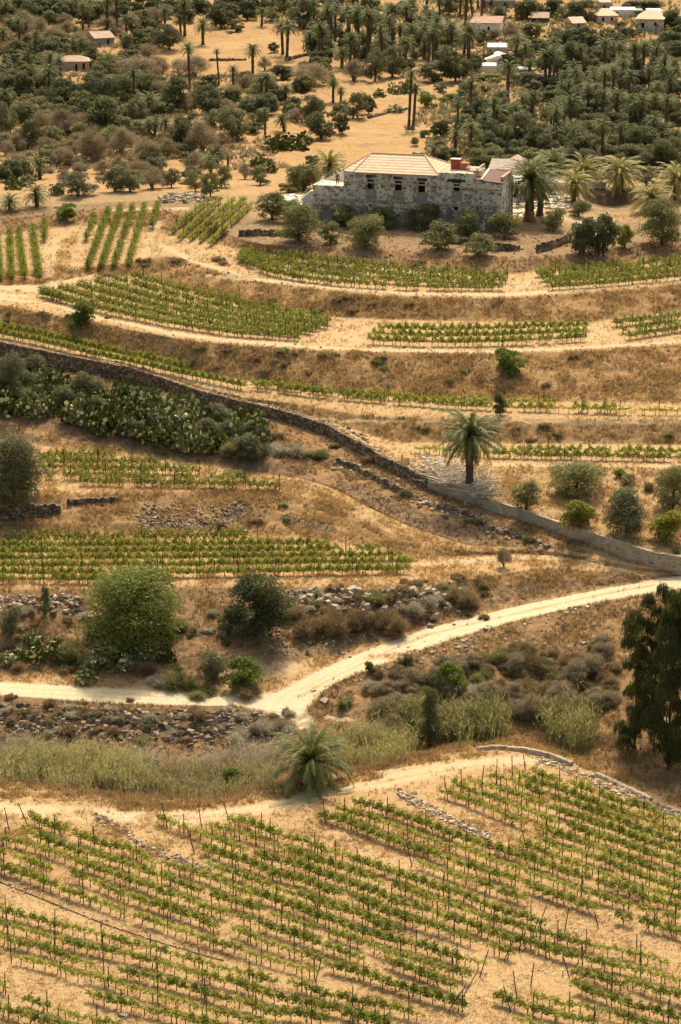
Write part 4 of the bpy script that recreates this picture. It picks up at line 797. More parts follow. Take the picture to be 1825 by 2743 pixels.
fgp('800 400 828 190;505 510 535 325;590 420 635 280;632 350 685 205;405 575 470 430;245 680 305 495;130 820 235 585;40 905 170 690;580 745 600 580;490 820 462 640;450 910 397 730;835 685 785 535;755 490 757 305;680 560 672 380;1025 360 995 250;1330 385 1435 60;1505 415 1465 250;1470 240 1525 20;1275 490 1275 395', 2.45, 1185, 2340)
pm = MB().tube([(0, 0, -.12), (0, 0, .5), (.004, .003, 1)], [.047, .042, .038], 6).mesh('vineyard_post', M['post'])
vis = sorted([q for q in POSTS if -10 < q[4] < 1835 and q[5] < 2790], key=lambda q: -q[5] - 2000 * q[7])
pg = {}
for q in vis[:300]: pg.setdefault((q[6], 'leaning' if abs(q[2]) > .12 else 'upright', q[7]), []).append(q)
for (blk, ln, en), L in pg.items():
    L.sort(key=lambda q: q[4])
    for i, (p, h, lx, ly, x, y, _, _) in enumerate(L):
        o = put('vineyard_post', pm, None, p, sc=(1, 1, h)); o.rotation_euler = Vector((lx, ly, 1)).to_track_quat('Z', 'Y').to_euler()
        tag(o, f"{ln} dark {'end post of the near rows' if en else 'post in the ' + BN[blk]}, {ordn(i + 1)} from the left", 'post', 'vineyard posts')
rest = vis[300:]
if rest:
    mb = MB()
    for p, h, lx, ly, *_ in rest: mb.tube([p - [0, 0, .1], p + np.array([lx * h, ly * h, h])], .042, 5)
    tag(mb.build('vineyard_posts', M['post']), 'thin dark posts standing in the farther vine rows', 'posts', kind='stuff')
mb = MB(); mb.tube([G(x, y) + [0, 0, .05] for x, y in pl('-40 2350 0 2364 60 2388 122 2413 204 2446 286 2479 350 2500 408 2520 470 2538 531 2556 600 2575')], .035, 5)
tag(mb.build('irrigation_hose', M['hose']), 'black irrigation hose lying on bare ground between the near vine blocks', 'hose')
# small white vine guards
gmx = MB().tube([(0, 0, 0), (0, 0, .45)], .075, 6).mesh('vine_guard', M['white'])
for i, (x, y) in enumerate(((16, 2226), (416, 2322), (240, 2424), (1633, 2462), (1543, 2508), (1662, 2650), (1508, 2612), (982, 2242), (1805, 2508), (855, 2395), (945, 2425), (642, 2250))):
    later(tag(put('vine_guard', gmx, None, G(x, y)), None, 'vine guard', 'white vine guards'), x, y, '', f'small white vine guard between near vines, {ordn(sorted([16, 416, 240, 1633, 1543, 1662, 1508, 982, 1805, 855, 945, 642]).index(x) + 1)} from the left')
# ------------------------------------------------------------------ the stone house
HA = R_(-15); E1 = np.array([math.cos(HA), math.sin(HA), 0]); E2 = np.array([-math.sin(HA), math.cos(HA), 0]); HO = at(838, 598, 19.3)
def fac(px, py, w=0.0):
    r = ray(px, py); A = np.stack([r, -E1, -np.array([0, 0, 1.0])], 1); s = np.linalg.solve(A, HO + E2 * w - np.array([0, 0, CAMZ])); return s[1], s[2]
house = empty('stone_house', HO, 'long two storey stone house with orange tiled hip roof, under renovation', 'house', None, HA)
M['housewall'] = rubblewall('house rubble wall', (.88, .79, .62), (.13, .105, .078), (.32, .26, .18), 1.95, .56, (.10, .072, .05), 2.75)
T0 = fac(838, 500)[0]; TA, ZE = fac(921, 458); TC = fac(1173, 469)[0] + .1; TD = fac(1271, 480)[0]; TE = fac(1345, 520)[0]; ZT = fac(880, 497)[1]; ZF = fac(1225, 464)[1]; ZL0 = fac(1271, 483)[1]; ZL1 = fac(1344, 493)[1]
ZB = -1.2; DEP = 8.4
def hole(x0, y0, x1, y1):
    a = fac(x0, y1); b = fac(x1, y0); return (a[0], b[0], a[1], b[1])
holes = [hole(984, 479, 1003, 506), hole(1058, 484, 1077, 510), hole(1121, 488, 1139, 515), hole(1215, 494, 1232, 512), hole(1216, 545, 1228, 563), hole(1269, 568, 1280, 576)]
def panel(mb, t0, t1, z0, z1, hs, th, w=0.0):
    hs = [h for h in hs if h[0] > t0 and h[1] < t1]
    xs = sorted({t0, t1, *[h[0] for h in hs], *[h[1] for h in hs]})
    for a, b in zip(xs[:-1], xs[1:]):
        g = sorted([(h[2], h[3]) for h in hs if h[0] <= a + 1e-6 and h[1] >= b - 1e-6]); z = z0
        for lo, hi in g:
            if lo > z: mb.box(a, b, w, w + th, z, lo)
            z = hi
        mb.box(a, b, w, w + th, z, z1)
wm = MB()
panel(wm, T0, TA, ZB, ZT, [], .45); panel(wm, TA, TC, ZB, ZE, holes, .45); panel(wm, TC, TD, ZB, ZF, holes, .45)
wm.hexa([(TD, 0, ZB), (TE, 0, ZB), (TE, .45, ZB), (TD, .45, ZB), (TD, 0, ZL0), (TE, 0, ZL1), (TE, .45, ZL1), (TD, .45, ZL0)]) if False else None
hh = [h for h in holes if h[0] > TD]
wm.box(TD, TE, 0, .45, ZB, ZL1 - .02)
wm.poly([(TD, 0, ZL1 - .02), (TE, 0, ZL1 - .02), (TD, 0, ZL0), (TD, .45, ZL1 - .02), (TE, .45, ZL1 - .02), (TD, .45, ZL0)], [(0, 1, 2), (5, 4, 3), (0, 2, 5, 3), (1, 4, 5, 2)])
wm.box(TA, TA + .45, .45, DEP, ZB, ZE); wm.box(TC - .45, TC, .45, DEP, ZB, ZE); wm.box(TA, TC, DEP, DEP + .4, ZB, ZE)
wm.box(TE - .45, TE, .45, 7.6, ZB, ZL1 - .05); wm.box(T0, T0 + .4, .45, 5, ZB, ZT)
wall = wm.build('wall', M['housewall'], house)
# near-black sheets painted as unlit rooms behind the openings, lintels, sills
for i, h in enumerate(holes):
    wz = bool(i < 4)
    if i == 4:
        f = MB().box(h[0], h[1], .30, .40, h[2] + .45, h[3]).build('lit_opening', M['white'], house); MB().box(h[0], h[1], .28, .40, h[2], h[2] + .44).build('opening', M['void'], house); continue  # white panel paints light in the doorway; near-black sheet paints its unlit lower part
    f = MB()
    f.box(h[0], h[0] + .06, .16, .24, h[2], h[3]).box(h[1] - .06, h[1], .16, .24, h[2], h[3]).box(h[0] + .06, h[1] - .06, .16, .24, h[3] - .06, h[3]).box((h[0] + h[1]) / 2 - .03, (h[0] + h[1]) / 2 + .03, .17, .23, h[2], h[3] - .06)
    f = f.build('window' if wz else 'vent_opening', M['timber'], house)
    MB().box(h[0], h[1], .26, .34, h[2], h[3]).build('pane', M['void'], f)
    if wz:
        MB().box(h[0] - .2, h[1] + .2, -.05, .1, h[3] + .16, h[3] + .52).build('lintel', M['timber'], f)
        MB().box(h[0] - .22, h[1] + .22, -.10, .12, h[2] - .22, h[2] - .004).build('sill', M['grey_wall'], f)
a = fac(1199, 486); b = fac(1247, 481); MB().box(a[0], b[0], -.05, .08, a[1], b[1]).build('lintel', M['timber'], house)
for h in holes[:4]: MB().box(h[0] - .25, h[1] + .35, -.03, .02, h[2] - 1.35, h[2] - .23).build('apron', M['grey_wall'], house)
# hip roof with the cut front left corner
OV = .35; rt, rz = fac(994, 411, DEP * .5); rt2, rz2 = fac(1138, 416, DEP * .5); zr = (rz + rz2) / 2; tB = fac(948, 457)[0]
ev = [(TA - OV, .9, ZE), (tB, -OV, ZE), (TC + OV * .4, -OV, ZE), (TC + OV * .4, DEP + OV + .4, ZE), (TA - OV, DEP + OV + .4, ZE)]
RV = ev + [(rt, DEP * .5, zr), (rt2, DEP * .5, zr)]
low = [(x, y, z - .16) for x, y, z in ev]
mb = MB(); mb.poly(RV + low, [(0, 1, 5), (1, 2, 6, 5), (2, 3, 6), (3, 4, 5, 6), (4, 0, 5), (7, 8, 1, 0), (8, 9, 2, 1), (9, 10, 3, 2), (10, 11, 4, 3), (11, 7, 0, 4), (11, 10, 9, 8, 7)])
roof = mb.build('roof', M['tile'], house)
mb = MB()
for i, j in ((0, 5), (1, 5), (2, 6), (3, 6), (5, 6)): mb.tube([np.array(RV[i]) + [0, 0, .04], np.array(RV[j]) + [0, 0, .05]], .09, 6)
mb.build('ridge_tiles', M['ridge'], roof)
# flat roofed annex behind, lean-to with brown sheets, terrace and outer stair
MB().box(TC + .01, TD - .01, .46, 7.0, ZF - .5, ZF - .12).build('annex_roof', M['screed'], house)
mb = MB(); mb.box(TD - .3, TD, .46, 7.0, ZF - .11, ZF + .35); mb.build('annex_parapet', M['grey_wall'], house)
p1, p2 = fac(1308, 454, 7.4), fac(1373, 459, 7.4)
mb = MB(); q = [(TD - .15, -.25, ZL0 + .10), (TE + .25, -.25, ZL1 + .04), (p2[0], 7.4, p2[1]), (p1[0], 7.4, p1[1])]
mb.hexa([(x, y, z) for x, y, z in q] + [(x, y, z + .09) for x, y, z in q]); lean = mb.build('lean_to_roof', M['brown_roof'], house)
q2 = [(TD + .9, -.2, ZL0 + .15), (TD + 1.15, -.2, ZL0 + .14), (p1[0] + .3, 7.3, p1[1] + .04), (p1[0], 7.3, p1[1] + .04)]
mb = MB(); mb.hexa([(x, y, z + .06) for x, y, z in q2] + [(x, y, z + .11) for x, y, z in q2]); mb.build('pale_sheet', M['white'], lean)
MB().box(TE - .42, TE - .02, 1, 6.5, ZL1 - .04, ZL1 + .8).build('side_wall', M['tan'], house)
MB().box(T0 + .45, TA - .02, .46, 5.0, ZT - .6, ZT - .05).build('terrace_floor', M['slab'], house)
s1, s2, s3 = fac(918, 458, 4.6), fac(843, 495, 4.6), fac(918, 497, 4.6)
mb = MB(); mb.poly([(s2[0], 4.6, s2[1]), (s3[0], 4.6, s2[1] - .3), (s1[0], 4.6, s1[1]), (s2[0], 5.0, s2[1]), (s3[0], 5.0, s2[1] - .3), (s1[0], 5.0, s1[1])], [(0, 1, 2), (5, 4, 3), (0, 2, 5, 3), (1, 4, 5, 2), (0, 3, 4, 1)])
stw = mb.build('stair_wall', M['white'], house)
s4, s5 = fac(836, 510, 1.5), fac(806, 536, 1.5)
mb = MB(); n = 9
for i in range(n):
    t0, z0 = s5[0] + (s4[0] - s5[0]) * i / n, s5[1] + (s4[1] - s5[1]) * (i + 1) / n; mb.box(t0, T0 - .002, 1.0 + .003 * i, 3.0 - .003 * i, z0 - (s4[1] - s5[1]) / n, z0)
mb.box(s5[0] + .4, T0 - .004, 1.02, 2.98, ZB, s5[1]); mb.build('outer_stair', M['white'], house)
mb = MB(); r0, r1 = fac(928, 428, 5.2), fac(808, 520, 1.2)
for off in (0, .45):
    A_ = np.array([r0[0], 5.2, r0[1] - off]); B_ = np.array([r1[0], 1.2, r1[1] - off]); mb.tube([A_, B_], .05, 5)
for k in range(6):
    c = A_ + (B_ - A_) * (k + .3) / 6; mb.tube([c - [0, 0, .5], c + [0, 0, .5]], .035, 5)
mb.build('stair_rail', M['metal'], house)
# scaffold along the front
sc_ = empty('scaffold', HO, 'thin steel scaffold with two plank levels along the stone house front', 'scaffold', None, HA)
zu0, zu1 = fac(921, 484)[1], fac(1344, 505)[1]; zl0, zl1 = fac(838, 528)[1], fac(1342, 552)[1]
for nm, a, b, z0, z1 in (('u', TA, TE, zu0, zu1), ('l', T0, TE, zl0, zl1)):
    k = int((b - a) / 2.6)
    for i in range(k):
        x0, x1 = a + (b - a) * i / k, a + (b - a) * (i + 1) / k - .02; zz = z0 + (z1 - z0) * i / k
        MB().box(x0, x1, -.95, -.30, zz, zz + .09).build('plank', M['plank'], sc_)
for i in range(13):
    x = T0 + (TE - T0) * (i + .3) / 13; top = ZT + .6 if x < TA else (ZE - .2 if x < TC else ZL1)
    mb = MB()
    for y in (-.22, -1.02): mb.tube([(x, y, -1.0), (x, y, top)], .03, 5)
    mb.tube([(x, -.22, zl0 + (zl1 - zl0) * i / 13 - .05), (x, -1.02, zl0 + (zl1 - zl0) * i / 13 - .05)], .025, 5); mb.build('upright', M['metal'], sc_)
mb = MB()
for z0, z1, a in ((zu0 + .55, zu1 + .55, TA), (zl0 + 1.0, zl1 + 1.0, T0)): mb.tube([(a, -1.02, z0), (TE, -1.02, z1)], .025, 5)
mb.build('guard_rail', M['metal'], sc_)
def hl(t, w, z): return HO + E1 * t + E2 * w + np.array([0, 0, z])
# loads on the annex roof
def pallet(px, py, w, wd, hgt, mat, label, top):
    t, z = fac(px, py, w); o = empty('brick_stack', hl(t, w, ZF - .12), label, 'brick stack', None, HA)
    mb = MB(); pr = random.Random(int(px))
    for r in range(4):
        for c in range(5):
            x = -wd / 2 + wd * c / 5; mb.box(x + .01, x + wd / 5 - .01, -.5 + pr.uniform(0, .06), .5, .12 + hgt * r / 4 + .01, .12 + hgt * (r + 1) / 4 - .01)
    mb.build('bricks', M[mat], o); mb = MB()
    for k in (-.45, 0, .36): mb.box(-wd / 2, wd / 2, k, k + .1, 0, .11)
    mb.build('pallet', M['plank'], o)
    if top: MB().box(-wd / 2 - .05, wd / 2 + .05, -.52, .52, .13 + hgt, .20 + hgt).build('cover', M['white'], o)
pallet(1222, 448, 4.2, 1.3, 1.25, 'brick', 'red brick stack with white cover on the annex roof', True)
pallet(1246, 448, 4.0, 1.2, .85, 'orange_brick', 'uncovered orange brick stack on the annex roof', False)
pr = random.Random(8)
for i, (px, py, w) in enumerate(((1262, 452, 3.0), (1272, 458, 2.2), (1283, 440, 8), (1268, 436, 9), (1192, 434, 8))):
    t, z = fac(px, py, w); z = ZF - .12 if 1180 < px < 1275 and w < 6.5 else ZF - 1.2
    mb = MB()
    for k in range(7): x, y = pr.uniform(-.7, .7), pr.uniform(-.5, .5); mb.box(x, x + pr.uniform(.4, 1.1), y, y + pr.uniform(.15, .4), .01 + k * .09, .08 + k * .09)
    tag(mb.build('rubble_pile', M['slab'], None, loc=hl(t, w, z), rz=HA + pr.uniform(-.5, .5)), None, 'building rubble', 'piles of pale building rubble'); later(COL.objects[-1], px, py, 'pale slab pile')
# outbuildings at the back right
def gable(name, label, px0, px1, pyb, pyt, depth, roofm, wallm, rot=0.0, kind='gable', rise=.9, wins=(), door=None, over=.25, zb=None, cat='house', group=None, pitch_back=False):
    b0, b1 = G(px0, pyb), G(px1, pyb); z = zb if zb is not None else min(b0[2], b1[2]); c = at((px0 + px1) / 2, pyb, z); s = PPM(c); w = (px1 - px0) / s; h = (pyb - pyt) / s / .985
    o = empty(name, c, label, cat, group, rot); mb = MB(); th = .3; hs = []
    def loc(px): return (px - (px0 + px1) / 2) / s
    def hz(py): return (pyb - py) / s / .985
    for (x0, y0, x1, y1) in wins: hs.append((loc(x0), loc(x1), hz(y1), hz(y0)))
    panel(mb, -w / 2, w / 2, -.6, h, hs, th)
    mb.box(-w / 2, -w / 2 + th, th, depth, -.6, h).box(w / 2 - th, w / 2, th, depth, -.6, h).box(-w / 2 + th, w / 2 - th, depth - th, depth, -.6, h)
    wl_ = mb.build('wall', wallm, o)
    for q in hs:
        f = MB().box(q[0], q[1], .05, .09, q[2], q[2] + .08).box(q[0], q[0] + .07, .05, .09, q[2] + .08, q[3]).box(q[1] - .07, q[1], .05, .09, q[2] + .08, q[3]).build('window' if q[2] > .4 else 'door', M['timber'], o)
        MB().box(q[0], q[1], .16, .22, q[2], q[3]).build('pane' if q[2] > .4 else 'leaf', M['void'], f)
    X, Y0, Y1 = w / 2 + over, -over, depth + over; r = rise
    if kind == 'gable': V = [(-X, Y0, h), (X, Y0, h), (X, Y1, h), (-X, Y1, h), (-X, (Y0 + Y1) / 2, h + r), (X, (Y0 + Y1) / 2, h + r)]; F = [(0, 1, 5, 4), (2, 3, 4, 5), (1, 2, 5), (3, 0, 4), (3, 2, 1, 0)]
    elif kind == 'front': V = [(-X, Y0, h), (X, Y0, h), (X, Y1, h), (-X, Y1, h), (0, Y0, h + r), (0, Y1, h + r)]; F = [(0, 4, 5, 3), (1, 2, 5, 4), (0, 1, 4), (2, 3, 5), (3, 2, 1, 0)]
    elif kind == 'hip': V = [(-X, Y0, h), (X, Y0, h), (X, Y1, h), (-X, Y1, h), (-X * .35, (Y0 + Y1) / 2, h + r), (X * .35, (Y0 + Y1) / 2, h + r)]; F = [(0, 1, 5, 4), (2, 3, 4, 5), (1, 2, 5), (3, 0, 4), (3, 2, 1, 0)]
    elif kind == 'shed': V = [(-X, Y0, h + .02), (X, Y0, h + .02), (X, Y1, h + r), (-X, Y1, h + r), (-X, Y0, h + .16), (X, Y0, h + .16), (X, Y1, h + r + .14), (-X, Y1, h + r + .14)]; F = [(3, 2, 1, 0), (4, 5, 6, 7), (0, 1, 5, 4), (1, 2, 6, 5), (2, 3, 7, 6), (3, 0, 4, 7)]
    else: V = [(-w / 2 + .01, .01, h + .003), (w / 2 - .01, .01, h + .003), (w / 2 - .01, depth - .01, h + .003), (-w / 2 + .01, depth - .01, h + .003)] + [(-w / 2 + .01, .01, h + .12), (w / 2 - .01, .01, h + .12), (w / 2 - .01, depth - .01, h + .12), (-w / 2 + .01, depth - .01, h + .12)]; F = [(3, 2, 1, 0), (4, 5, 6, 7), (0, 1, 5, 4), (1, 2, 6, 5), (2, 3, 7, 6), (3, 0, 4, 7)]
    MB().poly(V, F).build('roof', roofm, o); return o
gable('outbuilding', 'low shed with grey sloping roof behind the stone house', 1312, 1374, 480, 453, 7, M['greyroof'], M['white'], -.2, 'gable', 1.0, [(1320, 458, 1326, 470)], zb=19.6, cat='shed')
gable('outbuilding', 'small gabled white shed behind the grey roofed shed', 1346, 1392, 462, 440, 4, M['oldtile'], M['white'], -.3, 'front', .9, [(1356, 446, 1362, 456)], zb=19.4, cat='shed')
gable('field_shelter', 'low flat roofed hut among trees behind the stone house', 1296, 1336, 410, 402, 4, M['greyroof'], M['tan'], 0, 'flat', .3, [(1304, 404, 1312, 410)], cat='hut')
gable('yard_shed', 'white walled lean to beside the palms right of the stone house', 1352, 1412, 545, 492, 5, M['slab'], M['white'], -.25, 'shed', .5, [(1361, 497, 1367, 520), (1376, 497, 1388, 530)], zb=19.6, cat='shed')
gable('yard_shed', 'low pinkish hut with white roof behind the big palm', 1478, 1506, 506, 490, 3, M['white'], M['pink'], 0, 'flat', .3, [(1486, 494, 1494, 503)], zb=19.9, cat='shed')
def slabs(n, x0, x1, y0, y1, seed):
    q = random.Random(seed); mb = MB()
    for i in range(n):
        p = G(q.uniform(x0, x1), q.uniform(y0, y1)); a = q.uniform(-.4, .4); w, d, h = q.uniform(.3, 1.4), q.uniform(.3, 1.0), q.uniform(.06, .35); c, s = math.cos(a), math.sin(a)
        P_ = [(p[0] + c * x - s * y, p[1] + s * x + c * y, p[2] + z) for z in (-.1, h) for x, y in ((-w / 2, -d / 2), (w / 2, -d / 2), (w / 2, d / 2), (-w / 2, d / 2))]; mb.hexa(P_)
    return mb
tag(slabs(70, 1350, 1440, 545, 585, 1).build('paving_slabs', M['slab']), 'pale slabs and blocks on the yard by the big palm', 'building rubble', kind='stuff')
tag(slabs(60, 1450, 1525, 520, 560, 2).build('building_rubble', M['slab']), 'pale building rubble on the yard right of the palms', 'building rubble', kind='stuff')
tag(slabs(60, 765, 830, 525, 555, 3).build('stair_rubble', M['white']), 'white rubble heaped at the foot of the outer stair', 'building rubble', kind='stuff')
mb = MB(); p = G(1395, 556); mb.box(-3.2, 3.2, -.15, .15, -.3, .55); tag(mb.build('yard_wall', M['white'], None, loc=p, rz=-.22), 'low white yard wall between stone house and big palm', 'wall')
# water tanks
for i, px in enumerate((1586, 1611)):
    p = G(px, 508); s = PPM(p); w = 23.5 / s; o = empty('water_tank', p, ('left' if i == 0 else 'right') + ' one of the two white box tanks below the yellow palm', 'water tank', 'white water tanks')
    t = MB().box(-w / 2, w / 2, 0, w, .12, 1.15).box(-.15, .15, w / 2 - .15, w / 2 + .15, 1.151, 1.25).build('tank', M['tank'], o); mb = MB()
    for k in range(5): x = -w / 2 + w * k / 4; mb.tube([(x, -.04, .1), (x, -.04, 1.17)], .025, 4)
    for z in (.2, .5, .8, 1.1): mb.tube([(-w / 2, -.05, z), (w / 2, -.05, z)], .025, 4)
    mb.build('cage', M['metal'], o); MB().box(-w / 2, w / 2, .02, w, 0, .11).build('pallet', M['timber'], o)
# far buildings
gable('ruined_hut', 'tan roofless looking stone hut with two doorways in the left thicket', 160, 240, 192, 165, 5, M['oldtile'], M['tan'], .12, 'hip', .9, [(202, 172, 208, 190), (222, 170, 228, 186)])
gable('ruined_hut', 'greyish ruined cottage with tiled roof above the tan hut', 254, 308, 124, 102, 6, M['oldtile'], M['grey_wall'], .45, 'gable', 1.1, [(288, 106, 294, 118)])
gable('field_shelter', 'tiny open shelter with pale flat roof right of the ruined cottage', 346, 376, 100, 92, 3, M['white'], M['timber'], 0, 'flat', .3, cat='hut')
gable('white_house', 'white house with rust red flat roof at the grove edge', 1262, 1340, 92, 64, 9, M['rustroof'], M['white'], -.12, 'shed', .5, [(1306, 72, 1312, 82), (1280, 70, 1286, 80)])
gable('pink_house', 'pale pink flat roofed house above the white gabled house', 1306, 1358, 152, 128, 7, M['white'], M['pink'], -.05, 'flat', .3, [(1311, 133, 1316, 141), (1328, 133, 1338, 144)])
gable('white_house', 'white gabled house below the pale pink house', 1302, 1366, 182, 160, 7, M['white'], M['white'], -.05, 'front', .8, [(1320, 168, 1327, 178)])
gable('white_annex', 'low white block at the foot of the white gabled house', 1290, 1330, 196, 178, 5, M['white'], M['white'], -.05, 'flat', .2, cat='house')
gable('greenhouse', 'low pale green shed beside the track near the white house', 1392, 1432, 200, 187, 4, M['white'], M['green_sheet'], .05, 'flat', .2, cat='shed')
gable('barn', 'old barn with rusty tiled roof at the top right', 1426, 1468, 60, 48, 5, M['oldtile'], M['timber'], -.1, 'gable', 1.0, [(1440, 50, 1450, 60)])
gable('cottage', 'tiny cottage with orange gable roof at the top right', 1534, 1570, 76, 62, 5, M['tile'], M['tan'], .3, 'gable', 1.1, [(1548, 65, 1553, 74)])
gable('cottage', 'tan cottage with tiled hip roof below the long white building', 1602, 1656, 64, 42, 7, M['tile'], M['pink'], .1, 'hip', 1.2, [(1612, 47, 1619, 58), (1636, 47, 1642, 58)])
gable('long_building', 'long white flat building behind the tan cottage', 1636, 1704, 45, 28, 6, M['white'], M['white'], -.05, 'flat', .2, [(1650, 32, 1656, 40)])
gable('garage', 'dark green shed between long white building and stone trimmed house', 1700, 1724, 46, 30, 5, M['green_sheet'], M['green_sheet'], 0, 'flat', .2, [(1706, 34, 1717, 46)], cat='shed')
gable('cottage', 'stone trimmed white house with orange roof at the far top right', 1704, 1776, 86, 52, 8, M['tile'], M['patch'], -.18, 'hip', 1.5, [(1718, 62, 1726, 76), (1752, 60, 1757, 70)])
gable('white_house', 'white flat house behind the orange roof at the top right', 1736, 1776, 46, 32, 6, M['white'], M['white'], 0, 'flat', .2, [(1750, 36, 1756, 42)])
gable('long_building', 'pale grey building along the very top of the photo', 1290, 1380, 22, 2, 6, M['greyroof'], M['grey_wall'], 0, 'flat', .2, [(1310, 8, 1316, 16), (1350, 8, 1356, 16)])
gable('long_building', 'grey stone building at the top right corner', 1606, 1640, 30, 8, 6, M['greyroof'], M['grey_wall'], 0, 'flat', .2, [(1616, 14, 1622, 24)])
p = G(1420, 206); mb = MB(); mb.box(-4.5, 5, -.12, .12, -.3, .7); tag(mb.build('terrace_wall', M['white'], None, loc=p, rz=-.05), 'low white wall below the pale green shed', 'wall')
# ------------------------------------------------------------------ walls following the ground
def strip_wall(name, label, foot, top, thick, mat, cat='wall', jit=0.0, m=60, seed=1):
    f, tp = pl(foot), pl(top); q = random.Random(seed)
    def rs(p):
        d = np.concatenate([[0], np.cumsum(np.hypot(*np.diff(p, axis=0).T))]); t = np.linspace(0, d[-1], m); return np.stack([np.interp(t, d, p[:, 0]), np.interp(t, d, p[:, 1])], -1)
    f, tp = rs(f), rs(tp); V = []; A = []
    for (x, y), (x2, y2) in zip(f, tp):
        b = G(x, y); h = max(.15, (y - y2) / PPM(b) / .97); A.append((b, h))
    for i, (b, h) in enumerate(A):
        d = A[min(i + 1, m - 1)][0] - A[max(i - 1, 0)][0]; nn = np.array([-d[1], d[0], 0]); nn /= np.linalg.norm(nn); j = q.uniform(-jit, jit); k = q.uniform(-jit, jit) * .5
        V += [b - nn * .12 - [0, 0, .35], b + [0, 0, h * .5 + j * .3] - nn * (.06 + k), b + [0, 0, h + j] + nn * .03, b + [0, 0, h + j * .6] + nn * thick, b - [0, 0, .35] + nn * thick]
    F = [(i * 5 + k, i * 5 + 5 + k, i * 5 + 6 + k, i * 5 + k + 1) for i in range(m - 1) for k in range(4)] + [(0, 1, 2, 3, 4), tuple((m - 1) * 5 + k for k in (4, 3, 2, 1, 0))]
    mb = MB().poly(V, F); return tag(mb.build(name, mat), label, cat)
strip_wall('dry_stone_wall', 'long dark dry stone retaining wall below the vine row, running down from the left edge', '-40 945 0 952 116 978 233 1005 349 1024 442 1048 524 1074 640 1102 756 1128 873 1166 912 1189 970 1218 1028 1254 1104 1290 1144 1309', '-40 908 0 916 116 940 233 963 349 986 442 1015 524 1044 640 1074 756 1100 873 1138 912 1161 970 1190 1028 1225 1104 1260 1144 1277', .5, M['drystone'], jit=.05, m=150)
strip_wall('parapet_wall', 'long pale grey parapet wall descending to the right edge below the lone palm', '1146 1310 1238 1339 1320 1368 1400 1392 1495 1427 1590 1459 1685 1497 1752 1516 1830 1533 1900 1545', '1146 1275 1238 1303 1320 1343 1400 1368 1495 1400 1590 1430 1685 1460 1752 1480 1830 1492 1900 1505', .45, M['parapet'], jit=.02, m=70)
strip_wall('stone_kerb', 'curved low stone kerb at the top of the near vineyard', '1280 2010 1330 2006 1400 2014 1470 2030 1528 2052', '1280 2003 1330 1998 1400 2004 1470 2018 1528 2042', .4, M['parapet'], jit=.05, m=40)
strip_wall('stone_kerb', 'straight low stone kerb at the right above the near vineyard', '1594 2078 1660 2108 1740 2146', '1594 2070 1660 2100 1740 2138', .4, M['parapet'], jit=.05, m=30)
strip_wall('stone_kerb', 'broken end of low stone kerb at the right edge', '1755 2156 1800 2172 1860 2196', '1755 2150 1800 2166 1860 2190', .4, M['parapet'], jit=.08, m=16)
strip_wall('dry_stone_wall', 'dark stone wall beneath the olives left of the stone house', '640 634 680 632 748 632 800 640', '640 618 680 615 748 617 800 628', .5, M['drystone'], jit=.12, m=34)
strip_wall('dry_stone_wall', 'broken dark stone wall in front of the house between olives', '1170 650 1250 655 1320 672 1392 672', '1170 638 1250 640 1320 650 1392 660', .5, M['drystone'], jit=.15, m=34, seed=3)
strip_wall('dry_stone_wall', 'dark stone wall beside the double dark tree right of the house', '1440 678 1480 668 1520 650', '1440 656 1480 645 1520 632', .5, M['drystone'], jit=.15, m=20, seed=4)
strip_wall('dry_stone_wall', 'dark dry stone wall under the big grey tree at the left edge', '-30 1392 0 1394 90 1388 165 1376', '-30 1362 0 1364 90 1352 165 1352', .6, M['drystone'], jit=.15, m=34, seed=5)
strip_wall('dry_stone_wall', 'short dark ledge of stones below the left vine plot', '180 1352 240 1352 318 1346', '180 1338 240 1336 318 1332', .5, M['drystone'], jit=.1, m=24, seed=6)
strip_wall('dry_stone_wall', 'collapsed stone wall on the slope below the long wall', '900 1240 930 1250 985 1278 1063 1318 1110 1336', '900 1226 930 1234 985 1262 1063 1302 1110 1328', .6, M['drystone'], jit=.22, m=40, seed=7)
strip_wall('dry_stone_wall', 'tumbled stone wall below the grey parapet wall', '1170 1362 1250 1380 1310 1420 1390 1444 1460 1466', '1170 1348 1250 1366 1310 1408 1390 1432 1460 1456', .6, M['drystone'], jit=.22, m=40, seed=8)
strip_wall('field_wall', 'thin stone field wall on the upper orange field', '768 164 810 152 858 146', '768 156 810 145 858 139', .5, M['drystone'], jit=.2, m=24, seed=9)
strip_wall('field_wall', 'low stone field wall left of the twin palms', '560 164 610 163 660 162', '560 158 610 157 660 157', .5, M['drystone'], jit=.2, m=24, seed=10)
strip_wall('field_wall', 'low field wall in the middle left fields', '575 206 640 204 720 208', '575 200 640 199 720 203', .5, M['drystone'], jit=.2, m=24, seed=11)
strip_wall('field_wall', 'dark field edge wall beside the open orange field', '990 318 1040 304 1100 292', '990 310 1040 297 1100 287', .5, M['drystone'], jit=.2, m=24, seed=12)
